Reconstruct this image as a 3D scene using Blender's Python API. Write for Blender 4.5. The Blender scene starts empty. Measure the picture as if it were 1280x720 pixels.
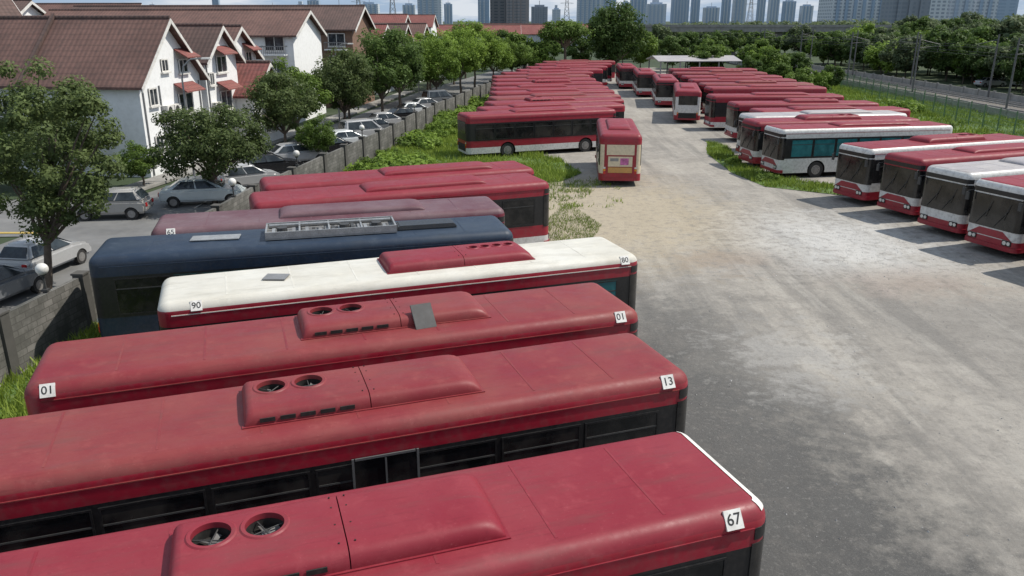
import bpy,bmesh,math,random
import numpy as np
from mathutils import Vector,Matrix,Euler
R=random.Random(7)
sc=bpy.context.scene; COL=sc.collection
sc.view_settings.view_transform='Standard'; sc.view_settings.look='None'; sc.view_settings.exposure=0
rad=math.radians
# ------------------------------------------------------------ materials
def base_mat(name):
    m=bpy.data.materials.new(name); m.use_nodes=True; nt=m.node_tree
    return m,nt,nt.nodes['Principled BSDF']
def nd(nt,t,**k):
    n=nt.nodes.new(t)
    for a,b in k.items(): setattr(n,a,b)
    return n
def coords(nt,rnd=True,kind='Object'):
    tc=nd(nt,'ShaderNodeTexCoord'); out=tc.outputs[kind]
    if rnd:
        oi=nd(nt,'ShaderNodeObjectInfo'); mu=nd(nt,'ShaderNodeMath',operation='MULTIPLY'); mu.inputs[1].default_value=73.
        nt.links.new(oi.outputs['Random'],mu.inputs[0])
        va=nd(nt,'ShaderNodeVectorMath',operation='ADD'); nt.links.new(out,va.inputs[0]); nt.links.new(mu.outputs[0],va.inputs[1]); out=va.outputs[0]
    return out
def noise(nt,vec,scale,detail=4,rough=.6,stretch=None,rotz=0):
    if stretch:
        mp=nd(nt,'ShaderNodeMapping'); mp.inputs['Scale'].default_value=stretch; mp.inputs['Rotation'].default_value=(0,0,rotz); nt.links.new(vec,mp.inputs[0]); vec=mp.outputs[0]
    n=nd(nt,'ShaderNodeTexNoise'); n.inputs['Scale'].default_value=scale; n.inputs['Detail'].default_value=detail; n.inputs['Roughness'].default_value=rough
    nt.links.new(vec,n.inputs['Vector']); return n.outputs['Fac']
def maprange(nt,v,a,b,c=0.,d=1.):
    n=nd(nt,'ShaderNodeMapRange'); n.inputs[1].default_value=a; n.inputs[2].default_value=b; n.inputs[3].default_value=c; n.inputs[4].default_value=d
    nt.links.new(v,n.inputs[0]); return n.outputs[0]
def mix(nt,f,a,b,blend='MIX'):
    n=nd(nt,'ShaderNodeMix',data_type='RGBA',blend_type=blend)
    for i,v in ((0,f),(6,a),(7,b)):
        if isinstance(v,(int,float)): n.inputs[i].default_value=v
        elif isinstance(v,tuple): n.inputs[i].default_value=(*v[:3],1)
        else: nt.links.new(v,n.inputs[i])
    return n.outputs[2]
def mth(nt,op,a,b):
    n=nd(nt,'ShaderNodeMath',operation=op)
    for i,v in enumerate((a,b)):
        if isinstance(v,(int,float)): n.inputs[i].default_value=v
        else: nt.links.new(v,n.inputs[i])
    return n.outputs[0]
def bump(nt,b,h,strength=.3,dist=.02):
    n=nd(nt,'ShaderNodeBump'); n.inputs['Strength'].default_value=strength; n.inputs['Distance'].default_value=dist
    nt.links.new(h,n.inputs['Height']); nt.links.new(n.outputs[0],b.inputs['Normal'])
def mat(name,col,rough=.6,metal=0,var=.18,scale=2.5,dirt=.25,dirtcol=(.12,.10,.085),bmp=0,spec=.5,rnd=True):
    m,nt,b=base_mat(name); v=coords(nt,rnd)
    n1=noise(nt,v,scale); n2=noise(nt,v,scale*5,3)
    lo=tuple(c*(1-var) for c in col); hi=tuple(min(1,c*(1+var)) for c in col)
    c=mix(nt,maprange(nt,n1,.3,.7),lo,hi)
    if dirt>0:
        f=mth(nt,'MULTIPLY',maprange(nt,n2,.45,.8),dirt); c=mix(nt,f,c,dirtcol)
    nt.links.new(c,b.inputs['Base Color']); b.inputs['Metallic'].default_value=metal
    nt.links.new(maprange(nt,n2,.2,.8,max(.02,rough-.1),min(1,rough+.1)),b.inputs['Roughness'])
    b.inputs['Specular IOR Level'].default_value=spec
    if bmp: bump(nt,b,n2,bmp,.02)
    return m
def roofpaint(name,col,fade,dirt=(.10,.06,.05),fa=.8,da=.5):
    m,nt,b=base_mat(name); v=coords(nt)
    n1=noise(nt,v,.45,5,.6); n2=noise(nt,v,1.1,6,.7,(.5,2.2,1)); n3=noise(nt,v,14,3); n4=noise(nt,v,2.2,8,.75); n5=noise(nt,v,5,5,.7,(.25,3,1)); n6=noise(nt,v,26,3,.6)
    c=mix(nt,mth(nt,'MULTIPLY',maprange(nt,n1,.36,.66),fa),col,fade)
    c=mix(nt,mth(nt,'MULTIPLY',maprange(nt,n2,.5,.75),da),c,dirt)
    c=mix(nt,mth(nt,'MULTIPLY',maprange(nt,n4,.54,.68),.25),c,tuple(min(1,x*1.4+.03) for x in fade))
    c=mix(nt,mth(nt,'MULTIPLY',maprange(nt,n5,.55,.75),.4),c,tuple(x*.55 for x in col))
    c=mix(nt,mth(nt,'MULTIPLY',maprange(nt,n3,.6,.8),.3),c,tuple(x*.45 for x in col))
    c=mix(nt,mth(nt,'MULTIPLY',maprange(nt,n6,.64,.72),.25),c,tuple(min(1,x*1.4+.06) for x in fade))
    nt.links.new(c,b.inputs['Base Color']); nt.links.new(maprange(nt,n4,.3,.7,.38,.66),b.inputs['Roughness'])
    b.inputs['Specular IOR Level'].default_value=.3
    bump(nt,b,mth(nt,'ADD',n1,mth(nt,'MULTIPLY',n4,.15)),.22,.04)
    return m
M={}
M['red']=roofpaint('faded_red_roof_paint',(.205,.014,.026),(.24,.034,.044),fa=.8,da=.4)
M['red2']=roofpaint('rusty_red_roof_paint',(.195,.020,.028),(.225,.052,.046),fa=.9,da=.45)
M['redside']=mat('red_side_paint',(.27,.013,.027),.35,var=.15,dirt=.3,scale=1.2)
M['white']=mat('white_side_paint',(.60,.59,.56),.4,var=.08,dirt=.5,scale=1.3)
M['cream']=mat('cream_side_paint',(.62,.53,.38),.4,var=.08,dirt=.3,scale=1.3)
M['orange']=mat('orange_panel_paint',(.50,.27,.08),.4,var=.1,dirt=.4)
M['whiteroof']=roofpaint('dirty_white_roof_paint',(.62,.60,.54),(.50,.47,.40),(.22,.19,.14),.8,.45)
M['greyroof']=roofpaint('grey_roof_paint',(.33,.31,.32),(.42,.39,.37),(.14,.12,.11),.8,.5)
M['navy']=roofpaint('navy_roof_paint',(.018,.032,.058),(.040,.056,.080),(.03,.03,.03),.8,.4)
M['navyside']=mat('navy_side_paint',(.014,.026,.048),.35,var=.2,dirt=.2)
M['maroonroof']=roofpaint('dusty_maroon_roof_paint',(.11,.040,.052),(.165,.105,.115),(.08,.05,.05),.9,.4)
M['maroon']=mat('maroon_side_paint',(.13,.010,.025),.4)
M['blackband']=mat('black_window_band',(.012,.012,.013),.35,dirt=.3,dirtcol=(.06,.05,.045))
M['under']=mat('dark_underbody',(.012,.011,.01),.9)
M['rubber']=mat('tyre_rubber',(.02,.02,.02),.85,dirt=.5)
M['rim']=mat('steel_rim',(.26,.25,.24),.5,.4,dirt=.5)
M['fanmetal']=mat('dull_fan_metal',(.14,.14,.14),.6,.3,dirt=.7,scale=6)
M['chrome']=mat('bright_aluminium',(.42,.42,.41),.4,.6,dirt=.5,scale=5)
M['greymetal']=mat('grey_metal',(.24,.24,.24),.5,.3)
M['darkmetal']=mat('dark_metal',(.05,.05,.05),.6,.2)
M['trim']=mat('white_trim',(.68,.66,.62),.5,dirt=.3)
M['ink']=mat('black_ink',(.02,.02,.02),.6,dirt=0)
M['lamp']=mat('clear_lamp_lens',(.55,.55,.52),.12,.2,dirt=.1)
M['taillamp']=mat('red_lamp_lens',(.45,.02,.02),.2,dirt=.1)
M['amber']=mat('amber_lamp_lens',(.6,.22,.02),.2,dirt=.1)
M['pink']=mat('magenta_poster',(.45,.12,.30),.5,var=.5,scale=6,dirt=.2)
def glass(name,col,col2,rough=.07):
    m,nt,b=base_mat(name); v=coords(nt); n=noise(nt,v,1.3,3)
    c=mix(nt,maprange(nt,n,.42,.62),col,col2); nt.links.new(c,b.inputs['Base Color'])
    n2=noise(nt,v,6,3); nt.links.new(maprange(nt,n2,.3,.8,rough,rough+.25),b.inputs['Roughness']); b.inputs['Specular IOR Level'].default_value=.5
    return m
M['glass']=glass('dark_tinted_glass',(.006,.007,.008),(.030,.028,.026))
M['glassteal']=glass('teal_tinted_glass',(.014,.10,.11),(.03,.17,.18))
M['carglass']=glass('car_glass',(.012,.016,.02),(.04,.05,.055),.04)
M['houseglass']=glass('house_window_glass',(.02,.025,.03),(.08,.09,.10),.08)
# ------------------------------------------------------------ mesh builder
class MB:
    def __init__(s): s.v=[];s.f=[];s.m=[]
    def add(s,vs,fs,m=0,T=None):
        o=len(s.v)
        for p in vs: s.v.append(tuple(T@Vector(p)) if T else tuple(p))
        for f in fs: s.f.append([i+o for i in f]); s.m.append(m)
    def box(s,x0,x1,y0,y1,z0,z1,m=0,T=None,tx=0,ty=0):
        vs=[(x0,y0,z0),(x1,y0,z0),(x1,y1,z0),(x0,y1,z0),(x0+tx,y0+ty,z1),(x1-tx,y0+ty,z1),(x1-tx,y1-ty,z1),(x0+tx,y1-ty,z1)]
        s.add(vs,[(0,3,2,1),(4,5,6,7),(0,1,5,4),(1,2,6,5),(2,3,7,6),(3,0,4,7)],m,T)
    def cyl(s,p0,p1,r0,r1=None,n=12,m=0,cap=True,T=None):
        r1=r0 if r1 is None else r1; p0=Vector(p0);p1=Vector(p1);d=(p1-p0).normalized()
        a=d.orthogonal().normalized(); b=d.cross(a)
        vs=[];
        for p,r in((p0,r0),(p1,r1)):
            for i in range(n):
                t=2*math.pi*i/n; vs.append(tuple(p+a*math.cos(t)*r+b*math.sin(t)*r))
        fs=[(i,(i+1)%n,n+(i+1)%n,n+i) for i in range(n)]
        if cap: fs+= [tuple(range(n))[::-1],tuple(range(n,2*n))]
        s.add(vs,fs,m,T)
    def prism(s,poly,y0,y1,m=0,T=None):
        n=len(poly); vs=[(x,y0,z) for x,z in poly]+[(x,y1,z) for x,z in poly]
        fs=[(i,(i+1)%n,n+(i+1)%n,n+i) for i in range(n)]+[tuple(range(n))[::-1],tuple(range(n,2*n))]
        s.add(vs,fs,m,T)
    def mesh(s,name,mats,bevel=0,smooth=0,seg=2):
        me=bpy.data.meshes.new(name); me.from_pydata(s.v,[],s.f)
        me.polygons.foreach_set('material_index',s.m)
        for k in mats: me.materials.append(M[k] if isinstance(k,str) else k)
        bm=bmesh.new(); bm.from_mesh(me); bmesh.ops.recalc_face_normals(bm,faces=bm.faces)
        if bevel: bmesh.ops.bevel(bm,geom=bm.edges[:],offset=bevel,segments=seg,affect='EDGES',clamp_overlap=True)
        bm.to_mesh(me); bm.free()
        if smooth: shade(me,smooth)
        return me
def shade(me,ang=35):
    me.polygons.foreach_set('use_smooth',[True]*len(me.polygons)); me.set_sharp_from_angle(angle=rad(ang))
def inst(name,me,parent=None,loc=(0,0,0),rot=(0,0,0),scale=(1,1,1),**props):
    o=bpy.data.objects.new(name,me); COL.objects.link(o)
    o.location=loc;o.rotation_euler=rot;o.scale=scale
    if parent: o.parent=parent
    for k,v in props.items(): o[k]=v
    return o
def boolean(me,cut):
    a=bpy.data.objects.new('tmpa',me);b=bpy.data.objects.new('tmpb',cut);COL.objects.link(a);COL.objects.link(b)
    md=a.modifiers.new('b','BOOLEAN');md.operation='DIFFERENCE';md.object=b;md.solver='EXACT'
    dg=bpy.context.evaluated_depsgraph_get();dg.update()
    r=bpy.data.meshes.new_from_object(a.evaluated_get(dg))
    bpy.data.objects.remove(a);bpy.data.objects.remove(b);return r
def text_mesh(s,size):
    c=bpy.data.curves.new('t','FONT');c.body=s;c.size=size;c.align_x='CENTER';c.align_y='CENTER';c.extrude=.001;c.offset=.0015
    o=bpy.data.objects.new('tmp',c);COL.objects.link(o);dg=bpy.context.evaluated_depsgraph_get();dg.update()
    me=bpy.data.meshes.new_from_object(o.evaluated_get(dg));bpy.data.objects.remove(o);return me
def sticker(s,size=.3):
    me=text_mesh(s,size*.86); b=MB(); w=size*.52
    b.box(-w,w,-w,w,-.03,0,0)
    o=b.mesh('sticker',['trim','ink']); bm=bmesh.new();bm.from_mesh(o);n=len(bm.faces);bm.from_mesh(me);bm.faces.ensure_lookup_table()
    for f in bm.faces[n:]: f.material_index=1
    vs=set(v for f in bm.faces[n:] for v in f.verts)
    for v in vs: v.co.z+=.003
    bm.to_mesh(o);bm.free();return o
C={}
def cache(k,fn):
    if k not in C: C[k]=fn()
    return C[k]
# ------------------------------------------------------------ bus
W=2.5;H=3.1;TB=.27
LIV={'red':('red','redside','redside','white'),'rust':('red2','redside','redside','redside'),'redwhite':('red','redside','white','redside'),
 'whiteroof':('whiteroof','redside','redside','white'),'navy':('navy','navyside','navyside','navyside'),'maroon':('maroonroof','maroon','maroon','maroon'),
 'grey':('greyroof','white','white','redside'),'whitered':('red','white','white','redside'),'rearcream':('red','redside','cream','redside'),'teal':('red','white','white','white')}
def bus_body(L,liv):
    ro,up,lo,sk=LIV[liv]
    bm=bmesh.new();bmesh.ops.create_cube(bm,size=1)
    for v in bm.verts: v.co=Vector((v.co.x*L,v.co.y*W,.34+(v.co.z+.5)*(H-.34)))
    ed=[e for e in bm.edges if abs(e.verts[0].co.z-e.verts[1].co.z)>1]
    bmesh.ops.bevel(bm,geom=ed,offset=.30,segments=5,profile=.5,affect='EDGES')
    ed=[e for e in bm.edges if min(v.co.z for v in e.verts)>H-.01 and len(e.link_faces)==2 and any(abs(f.normal.z)<.5 for f in e.link_faces)]
    bmesh.ops.bevel(bm,geom=ed,offset=TB,segments=6,profile=.5,affect='EDGES')
    for z in(.78,1.25,2.5):
        bmesh.ops.bisect_plane(bm,geom=bm.verts[:]+bm.edges[:]+bm.faces[:],plane_co=(0,0,z),plane_no=(0,0,1))
    me=bpy.data.meshes.new('bus_body');bm.to_mesh(me);bm.free()
    for k in(ro,up,lo,sk,'blackband','under'): me.materials.append(M[k])
    c=MB()
    wx=[L/2-2.6,-L/2+3.1]
    for x in wx:
        for s in(-1,1): c.cyl((x,s*(W/2+.2),.5),(x,s*(W/2-.42),.5),.6,n=24)
    me=boolean(me,c.mesh('cut',[]))
    for p in me.polygons:
        z=p.center.z;x=p.center.x;y=p.center.y
        if z<1.12 and any(math.hypot(x-a,z-.5)<.62 for a in wx) and (abs(y)<W/2-.01): p.material_index=5
        elif p.normal.z<-.7: p.material_index=5
        elif z>H-(.19 if up!='white' else .05) : p.material_index=0
        elif z>2.5: p.material_index=1
        elif z>1.25: p.material_index=4 if abs(x)<L/2-.15 else (2 if liv in('redwhite','grey','rearcream','teal','whitered') else 4)
        elif z>.78: p.material_index=2
        else: p.material_index=3
    shade(me,40);return me
def wheel_mesh():
    b=MB();b.cyl((0,-.14,0),(0,.14,0),.5,n=28,m=0);b.cyl((0,-.15,0),(0,-.146,0),.3,n=24,m=1);b.cyl((0,-.19,0),(0,-.15,0),.12,n=12,m=1)
    b.cyl((0,.146,0),(0,.15,0),.3,n=24,m=1)
    for i in range(8):
        t=i*math.pi/4;b.cyl((math.cos(t)*.2,-.17,math.sin(t)*.2),(math.cos(t)*.2,-.15,math.sin(t)*.2),.02,n=6,m=2)
    return b.mesh('wheel',['rubber','rim','darkmetal'],smooth=30)
def win_mesh(w,h,g,div=True):
    b=MB();t=.035
    b.box(-w/2,w/2,-.008,.004,-h/2,h/2,0)
    b.box(-w/2,w/2,-.02,-.008,h/2-t,h/2,1);b.box(-w/2,w/2,-.02,-.008,-h/2,-h/2+t,1)
    b.box(-w/2,-w/2+t,-.02,-.008,-h/2+t,h/2-t,1);b.box(w/2-t,w/2,-.02,-.008,-h/2+t,h/2-t,1)
    if div: b.box(-w/2+t,w/2-t,-.018,-.008,h*.2,h*.2+.03,2)
    return b.mesh('window',[g,'blackband','darkmetal'])
def wrap(L,z0,z1,back,m,name,t=.014):
    r=.30;pts=[]
    pts.append((L/2-max(back,.31),-W/2));
    for i in range(7):
        a=-math.pi/2+i*math.pi/12;pts.append((L/2-r+r*math.cos(a),-W/2+r+r*math.sin(a)))
    pts=pts+[(x,-y) for x,y in pts[::-1]]
    b=MB();n=len(pts);vs=[]
    def off(p,d):
        x,y=p;cx=min(x,L/2-r);cy=max(-W/2+r,min(W/2-r,y));nx,ny=x-cx,y-cy
        l=math.hypot(nx,ny) or 1;return(x+nx/l*d,y+ny/l*d)
    for z in(z0,z1):
        for d in(-.01,t):
            for p in pts: q=off(p,d);vs.append((q[0],q[1],z))
    fs=[]
    for i in range(n-1):
        fs+=[(n+i,n+i+1,3*n+i+1,3*n+i),(2*n+i,2*n+i+1,3*n+i+1,3*n+i),(i,i+1,n+i+1,n+i)]
    fs+=[(0,n,3*n,2*n),(n-1,2*n-1,4*n-1,3*n-1)]
    b.add(vs,fs,0);return b.mesh(name,[m],smooth=40)
HT=[(-1.60,.2),(-.95,.2)];HQ=[(-1.55,.15),(-1.20,.15),(-.85,.15),(-.50,.15)]
def ac_mesh(kind,colm):
    if kind=='open':
        b=MB();b.box(-2,2,-.65,.65,.02,.08,1)
        for y in(-.65,.6):b.box(-2,2,y,y+.05,.08,.26,0)
        for x in(-2,-1,-.1,.9,1.95):b.box(x,x+.05,-.6,.6,.08,.24,0)
        for i in range(18):
            x=-1.8+i*.2;b.box(x,x+.1,-.5+R.random()*.2,.1+R.random()*.3,.09,.14+R.random()*.12,R.choice([0,1,2,2]))
        for x in(-1.5,.4,1.4):b.cyl((x,-.2,.1),(x,-.2,.3),.16,n=14,m=2)
        b.cyl((-1.9,.35,.24),(1.9,.35,.24),.04,n=8,m=0);b.cyl((-1.9,.1,.22),(1.9,.2,.22),.03,n=8,m=2)
        return b.mesh('ac',['chrome','greymetal','darkmetal'])
    def pod(x0,x1,e0,e1,wy,h,nx=40,ny=26,z0=0.):
        xs=np.linspace(x0,x1,nx);ys=np.sin(np.linspace(-math.pi/2,math.pi/2,ny))*wy;b=MB();vs=[]
        if e0: xs=np.concatenate([[x0],x0+(np.linspace(0,1,6)[1:]**2)*e0,xs[xs>x0+e0]])
        if e1: xs=np.concatenate([xs[xs<x1-e1],x1-(np.linspace(1,0,6)**2)*e1])
        nx=len(xs)
        for x in xs:
            g=1.
            if e0 and x<x0+e0: g*=math.sqrt(max(0,1-((x0+e0-x)/e0)**2.4))
            if e1 and x>x1-e1: g*=math.sqrt(max(0,1-((x-x1+e1)/e1)**2.4))
            for y in ys: vs.append((x,y,z0+h*g*(max(0,1-abs(y/wy)**9))**.5*(1-.04*abs(y/wy)**2)))
        for x in xs:
            for y in ys: vs.append((x,y,-.06))
        k=nx*ny;fs=[]
        for i in range(nx-1):
            for j in range(ny-1):
                q=(i*ny+j,i*ny+j+1,(i+1)*ny+j+1,(i+1)*ny+j);fs+=[q,tuple(a+k for a in q[::-1])]
            fs+=[(i*ny,(i+1)*ny,k+(i+1)*ny,k+i*ny),(i*ny+ny-1,k+i*ny+ny-1,k+(i+1)*ny+ny-1,(i+1)*ny+ny-1)]
        for j in range(ny-1):
            fs+=[(j,k+j,k+j+1,j+1),((nx-1)*ny+j,(nx-1)*ny+j+1,k+(nx-1)*ny+j+1,k+(nx-1)*ny+j)]
        b.add(vs,fs,0);return b.mesh('a',[colm],smooth=40)
    if kind=='low': 
        return pod(-2.5,2.5,.5,.5,.7,.17)
    A=pod(-2.1,-.008,.16,0,.74,.25)
    B=pod(.008,2.02,0,.42,.74,.25)
    holes=HT if kind=='twin' else [(-x,y) for x,y in HQ]
    r=.25 if kind=='twin' else .13
    c=MB()
    for x,y in holes: c.cyl((x,y,.05),(x,y,.6),r,n=32)
    cm=c.mesh('c',[])
    if kind=='twin': A=boolean(A,cm)
    else: B=boolean(B,cm)
    for me in(A,B):
        me.materials.append(M['under'])
        for p in me.polygons:
            x,y,z=p.center
            if z<.215 and z>-.05 and any(math.hypot(x-a,y-q)<r+.002 for a,q in holes): p.material_index=1
        shade(me,40)
    b=MB()
    for x,y in holes:
        n=32;vs=[];fs=[]
        for i in range(n):
            t=2*math.pi*i/n
            for rr,z in((r+.08,.238),(r+.045,.268),(r-.004,.262),(r-.004,.18)):
                vs.append((x+math.cos(t)*rr,y+math.sin(t)*rr,z))
        for i in range(n):
            j=(i+1)%n
            for k in range(3): fs.append((4*i+k,4*j+k,4*j+k+1,4*i+k+1))
        b.add(vs,fs,0)
    if kind=='twin':
        for i in range(5): b.box(-1.85+i*.33,-1.60+i*.33,-.752,-.732,.05,.12,1)
    for y in(-.5,-.1,.3,.55):
        for x in(-.1,.1):b.cyl((x,y,.2),(x,y,.256),.012,n=6,m=1)
    b.box(-2.14,2.06,-.775,.775,-.03,.010,0)
    D=b.mesh('d',[colm,'under'],smooth=30)
    bm=bmesh.new()
    for me in(A,B,D): bm.from_mesh(me)
    me=bpy.data.meshes.new('air_conditioner');bm.to_mesh(me);bm.free();me.materials.append(M[colm]);me.materials.append(M['under'])
    me.polygons.foreach_set('use_smooth',[True]*len(me.polygons));me.set_sharp_from_angle(angle=rad(40))
    return me
def fan_mesh(r):
    b=MB();b.cyl((0,0,-.03),(0,0,.02),r*.22,n=16,m=0)
    for i in range(5):
        t=2*math.pi*i/5;T=Matrix.Rotation(t,4,'Z')@Matrix.Rotation(rad(24),4,'X')
        b.add([(r*.22,-r*.09,0),(r*.88,-r*.15,0),(r*.88,r*.15,0),(r*.22,r*.09,0),(r*.22,-r*.09,.006),(r*.88,-r*.15,.006),(r*.88,r*.15,.006),(r*.22,r*.09,.006)],
          [(3,2,1,0),(4,5,6,7),(0,1,5,4),(1,2,6,5),(2,3,7,6),(3,0,4,7)],0,T)
    for i in range(2):
        t=i*math.pi/2+.4;b.cyl((-math.cos(t)*r,-math.sin(t)*r,.06),(math.cos(t)*r,math.sin(t)*r,.06),.010,n=6,m=1)
    return b.mesh('fan',['fanmetal','darkmetal'],smooth=30)
def bus(near_end,ang,L=12.,liv='red',ac='twin',acx=-.1,acy=0,nums=None,detail=2,label='',group=None,flip=False,tealwin=False,trim=False,side=None,mirrors=True,numsize=.25):
    """near_end: ground point under the -y corner of the +x end of the footprint, ang: footprint axis angle (deg)"""
    a=rad(ang);d=Vector((math.cos(a),math.sin(a),0));p=Vector((-math.sin(a),math.cos(a),0))
    c=Vector((near_end[0],near_end[1],0))-d*L/2+p*W/2
    o=inst('bus',None,loc=c,rot=(0,0,a+(math.pi if flip else 0)));o.empty_display_size=.5
    o['label']=label;o['category']='bus'
    if group:o['group']=group
    inst('body',cache(('body',L,liv),lambda:bus_body(L,liv)),o)
    ro=LIV[liv][0]
    def seams():
        b=MB();n=int(L/1.5)
        for i in range(1,n):
            x=-L/2+i*L/n;b.box(x-.02,x+.02,-.95,.95,H-.004,H+.004,0)
        for s in(-1,1):
            b.box(-L/2+.32,L/2-.32,s*(W/2+.006)-.012,s*(W/2+.006)+.012,2.78,2.80,0)
        return b.mesh('roof_seam',[ro])
    if detail>=1: inst('roof_seam',cache(('seam',L,ro),seams),o)
    wm=cache('wheel',wheel_mesh)
    for x in(L/2-2.6,-L/2+3.1):
        for s in(-1,1):inst('wheel',wm,o,(x,s*(W/2-.18),.5),(0,0,0 if s<0 else math.pi))
    g='glassteal' if tealwin==2 else 'glass'
    n=int((L-1.6)/1.45);pw=(L-1.3)/n
    wme=cache(('win',round(pw,2),g),lambda:win_mesh(pw-.09,1.1,g));wt=cache(('wint',round(pw,2)),lambda:win_mesh(pw-.09,1.1,'glassteal'))
    for i in range(n):
        x=-L/2+.6+pw*(i+.5)
        mm=wt if (tealwin and (i+int(c.x*3))%3!=0) else wme
        inst('window',mm,o,(x,-W/2-.004,1.88));
        if detail>=1: inst('window',mm,o,(x,W/2+.004,1.88),(0,0,math.pi))
    inst('windshield',cache(('ws',L),lambda:wrap(L,1.18,2.54,.34,'glass','windshield')),o)
    inst('destination_display',cache(('dd',L),lambda:wrap(L,2.60,2.79,.1,'blackband','destination_display',.012)),o)
    def hl():
        b=MB();b.box(-.02,.03,-.2,.2,-.11,.11,1);b.cyl((.02,-.09,0),(.045,-.09,0),.085,n=16,m=0);b.cyl((.02,.1,0),(.045,.1,0),.075,n=16,m=0);return b.mesh('headlight',['lamp','blackband'],smooth=30)
    h=cache('hl',hl)
    for s in(-1,1): inst('headlight',h,o,(L/2,s*.82,.70))
    inst('bumper',cache(('bmp',L),lambda:wrap(L,.36,.54,.3,'redside','bumper',.05)),o)
    if detail>=1:
        def wip():
            b=MB()
            b.cyl((.03,0,0),(.05,.55,.75),.012,n=6);b.cyl((.06,.4,.35),(.06,.62,1.05),.012,n=6);return b.mesh('wiper',['darkmetal'])
        for y in(-.75,.1):inst('wiper',cache('wip',wip),o,(L/2,y,1.25))
        if liv in('redwhite','teal','whitered'):
            def band():
                b=MB();b.add([(0,-1.0,0),(0,1.0,0),(0,.55,.3),(0,-.55,.3),(.012,-1.0,0),(.012,1.0,0),(.012,.55,.3),(.012,-.55,.3)],[(4,5,6,7),(0,1,5,4),(1,2,6,5),(2,3,7,6),(3,0,4,7)],0);return b.mesh('front_panel',['redside'])
            inst('front_panel',cache('bandm',band),o,(L/2,0,.82))
        if mirrors:
            def mir():
                b=MB();b.cyl((0,0,.5),(.25,.1,.45),.02,n=6);b.box(.2,.27,0,.17,.06,.40);return b.mesh('mirror',['darkmetal'],bevel=.01)
            inst('wing_mirror',cache('mir',mir),o,(L/2-.05,W/2-.1,2.1));inst('wing_mirror',cache('mir',mir),o,(L/2-.05,-W/2+.1,2.1),scale=(1,-1,1))
    if liv!='rearcream':
        def rear():
            b=MB();b.box(-.016,0,-.9,.9,0,.85,0);return b.mesh('rear_window',['glass'],bevel=.006)
        inst('rear_window',cache('rw',rear),o,(-L/2,0,1.75))
        def grille():
            b=MB();b.box(-.012,0,-.85,.85,0,.5,0)
            for i in range(7):b.box(-.03,-.012,-.82,.82,.04+i*.065,.065+i*.065,1)
            return b.mesh('engine_grille',['under','darkmetal'])
        inst('engine_grille',cache('gr',grille),o,(-L/2,0,.5))
    def tl():
        b=MB();b.box(-.03,0,-.07,.07,0,.16,0);b.box(-.03,0,-.07,.07,.18,.3,1);b.box(-.03,0,-.07,.07,.32,.42,2);return b.mesh('tail_light',['taillamp','amber','lamp'])
    for s in(-1,1):inst('tail_light',cache('tl',tl),o,(-L/2,s*.93,.75))
    if ac:
        am=cache(('ac',ac,ro),lambda:ac_mesh(ac,side or ('red' if ro=='whiteroof' else ro)))
        A=inst('air_conditioner',am,o,(acx,acy,H+.01))
        if detail>=1 and ac in('twin','quad'):
            r=.24 if ac=='twin' else .12
            for i,(x,y) in enumerate(HT if ac=='twin' else [(-q,w_) for q,w_ in HQ]):inst('fan',cache(('fan',r),lambda:fan_mesh(r)),A,(x,y,.10),(0,0,i*.7+c.y))
    if nums:
        th=rad(33)
        for (s,x) in nums:
            rr=TB+.008
            inst('number_sticker',cache(('st',s,numsize),lambda:sticker(s,numsize)),o,(x,-W/2+TB-math.cos(th)*rr,H-TB+math.sin(th)*rr),(rad(90)-th,0,0))
    if trim:
        inst('roof_end_trim',cache(('trim',L),lambda:trimmesh(L)),o)
    return o
def trimmesh(L):
    b=MB();r=.30;pts=[]
    for i in range(7):
        a=-math.pi/2+i*math.pi/12;pts.append((L/2-r+r*math.cos(a),-W/2+r+r*math.sin(a)))
    pts=pts[2:]+[(x,-y) for x,y in pts[2:][::-1]]
    n=len(pts);vs=[];fs=[];ph=[rad(76),rad(62),rad(48),rad(36)]
    for x,y in pts:
        cx=min(x,L/2-r);cy=max(-W/2+r,min(W/2-r,y));nx,ny=x-cx,y-cy;l=math.hypot(nx,ny);nx/=l;ny/=l
        for t in ph:
            q=-TB+TB*math.cos(t)+.009*math.cos(t);vs.append((x+nx*q,y+ny*q,H-TB+(TB+.009)*math.sin(t)))
    m=len(ph)
    for i in range(n-1):
        for j in range(m-1):fs.append((i*m+j,i*m+j+1,(i+1)*m+j+1,(i+1)*m+j))
    b.add(vs,fs,0)
    return b.mesh('roof_end_trim',['trim'],smooth=50)
G='buses parked side by side in the yard'
b67=bus((3.68,9.6),19,L=12.7,liv='red',acx=.55,nums=[('67',5.7)],numsize=.26,label='faded red bus with white roof edge, numbered 67',group=G,trim=True,mirrors=False)
b13=bus((3.5,14.0),19.5,L=12.7,liv='rust',acx=.25,acy=.06,nums=[('13',5.8)],label='faded red bus with rooftop air conditioner, numbered 13',group=G,mirrors=False)
b01=bus((3.05,17.5),19.2,L=12.8,liv='rust',acx=.85,acy=.2,nums=[('01',5.85),('01',-5.95)],label='dusty red bus with rooftop fans and loose panel, numbered 01',group=G,mirrors=False)
b90=bus((3.72,22.1),19.5,L=12.9,liv='whiteroof',ac='quad',acx=1.35,acy=.1,nums=[('80',5.95),('90',-5.55)],numsize=.25,tealwin=1,label='bus with dirty white roof and red rooftop air conditioner, numbered 90',group=G,mirrors=False)
bnv=bus((0.1,24.9),14.5,L=12.6,liv='navy',ac='open',acx=.6,tealwin=1,label='dark blue bus with exposed rooftop machinery',group=G,mirrors=False)
b65=bus((-.2,28.1),15.5,L=11.9,liv='maroon',ac='low',acx=.6,nums=[('65',-5.3)],numsize=.26,label='dusty maroon bus with long low rooftop unit, numbered 65',group=G,mirrors=False)
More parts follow.
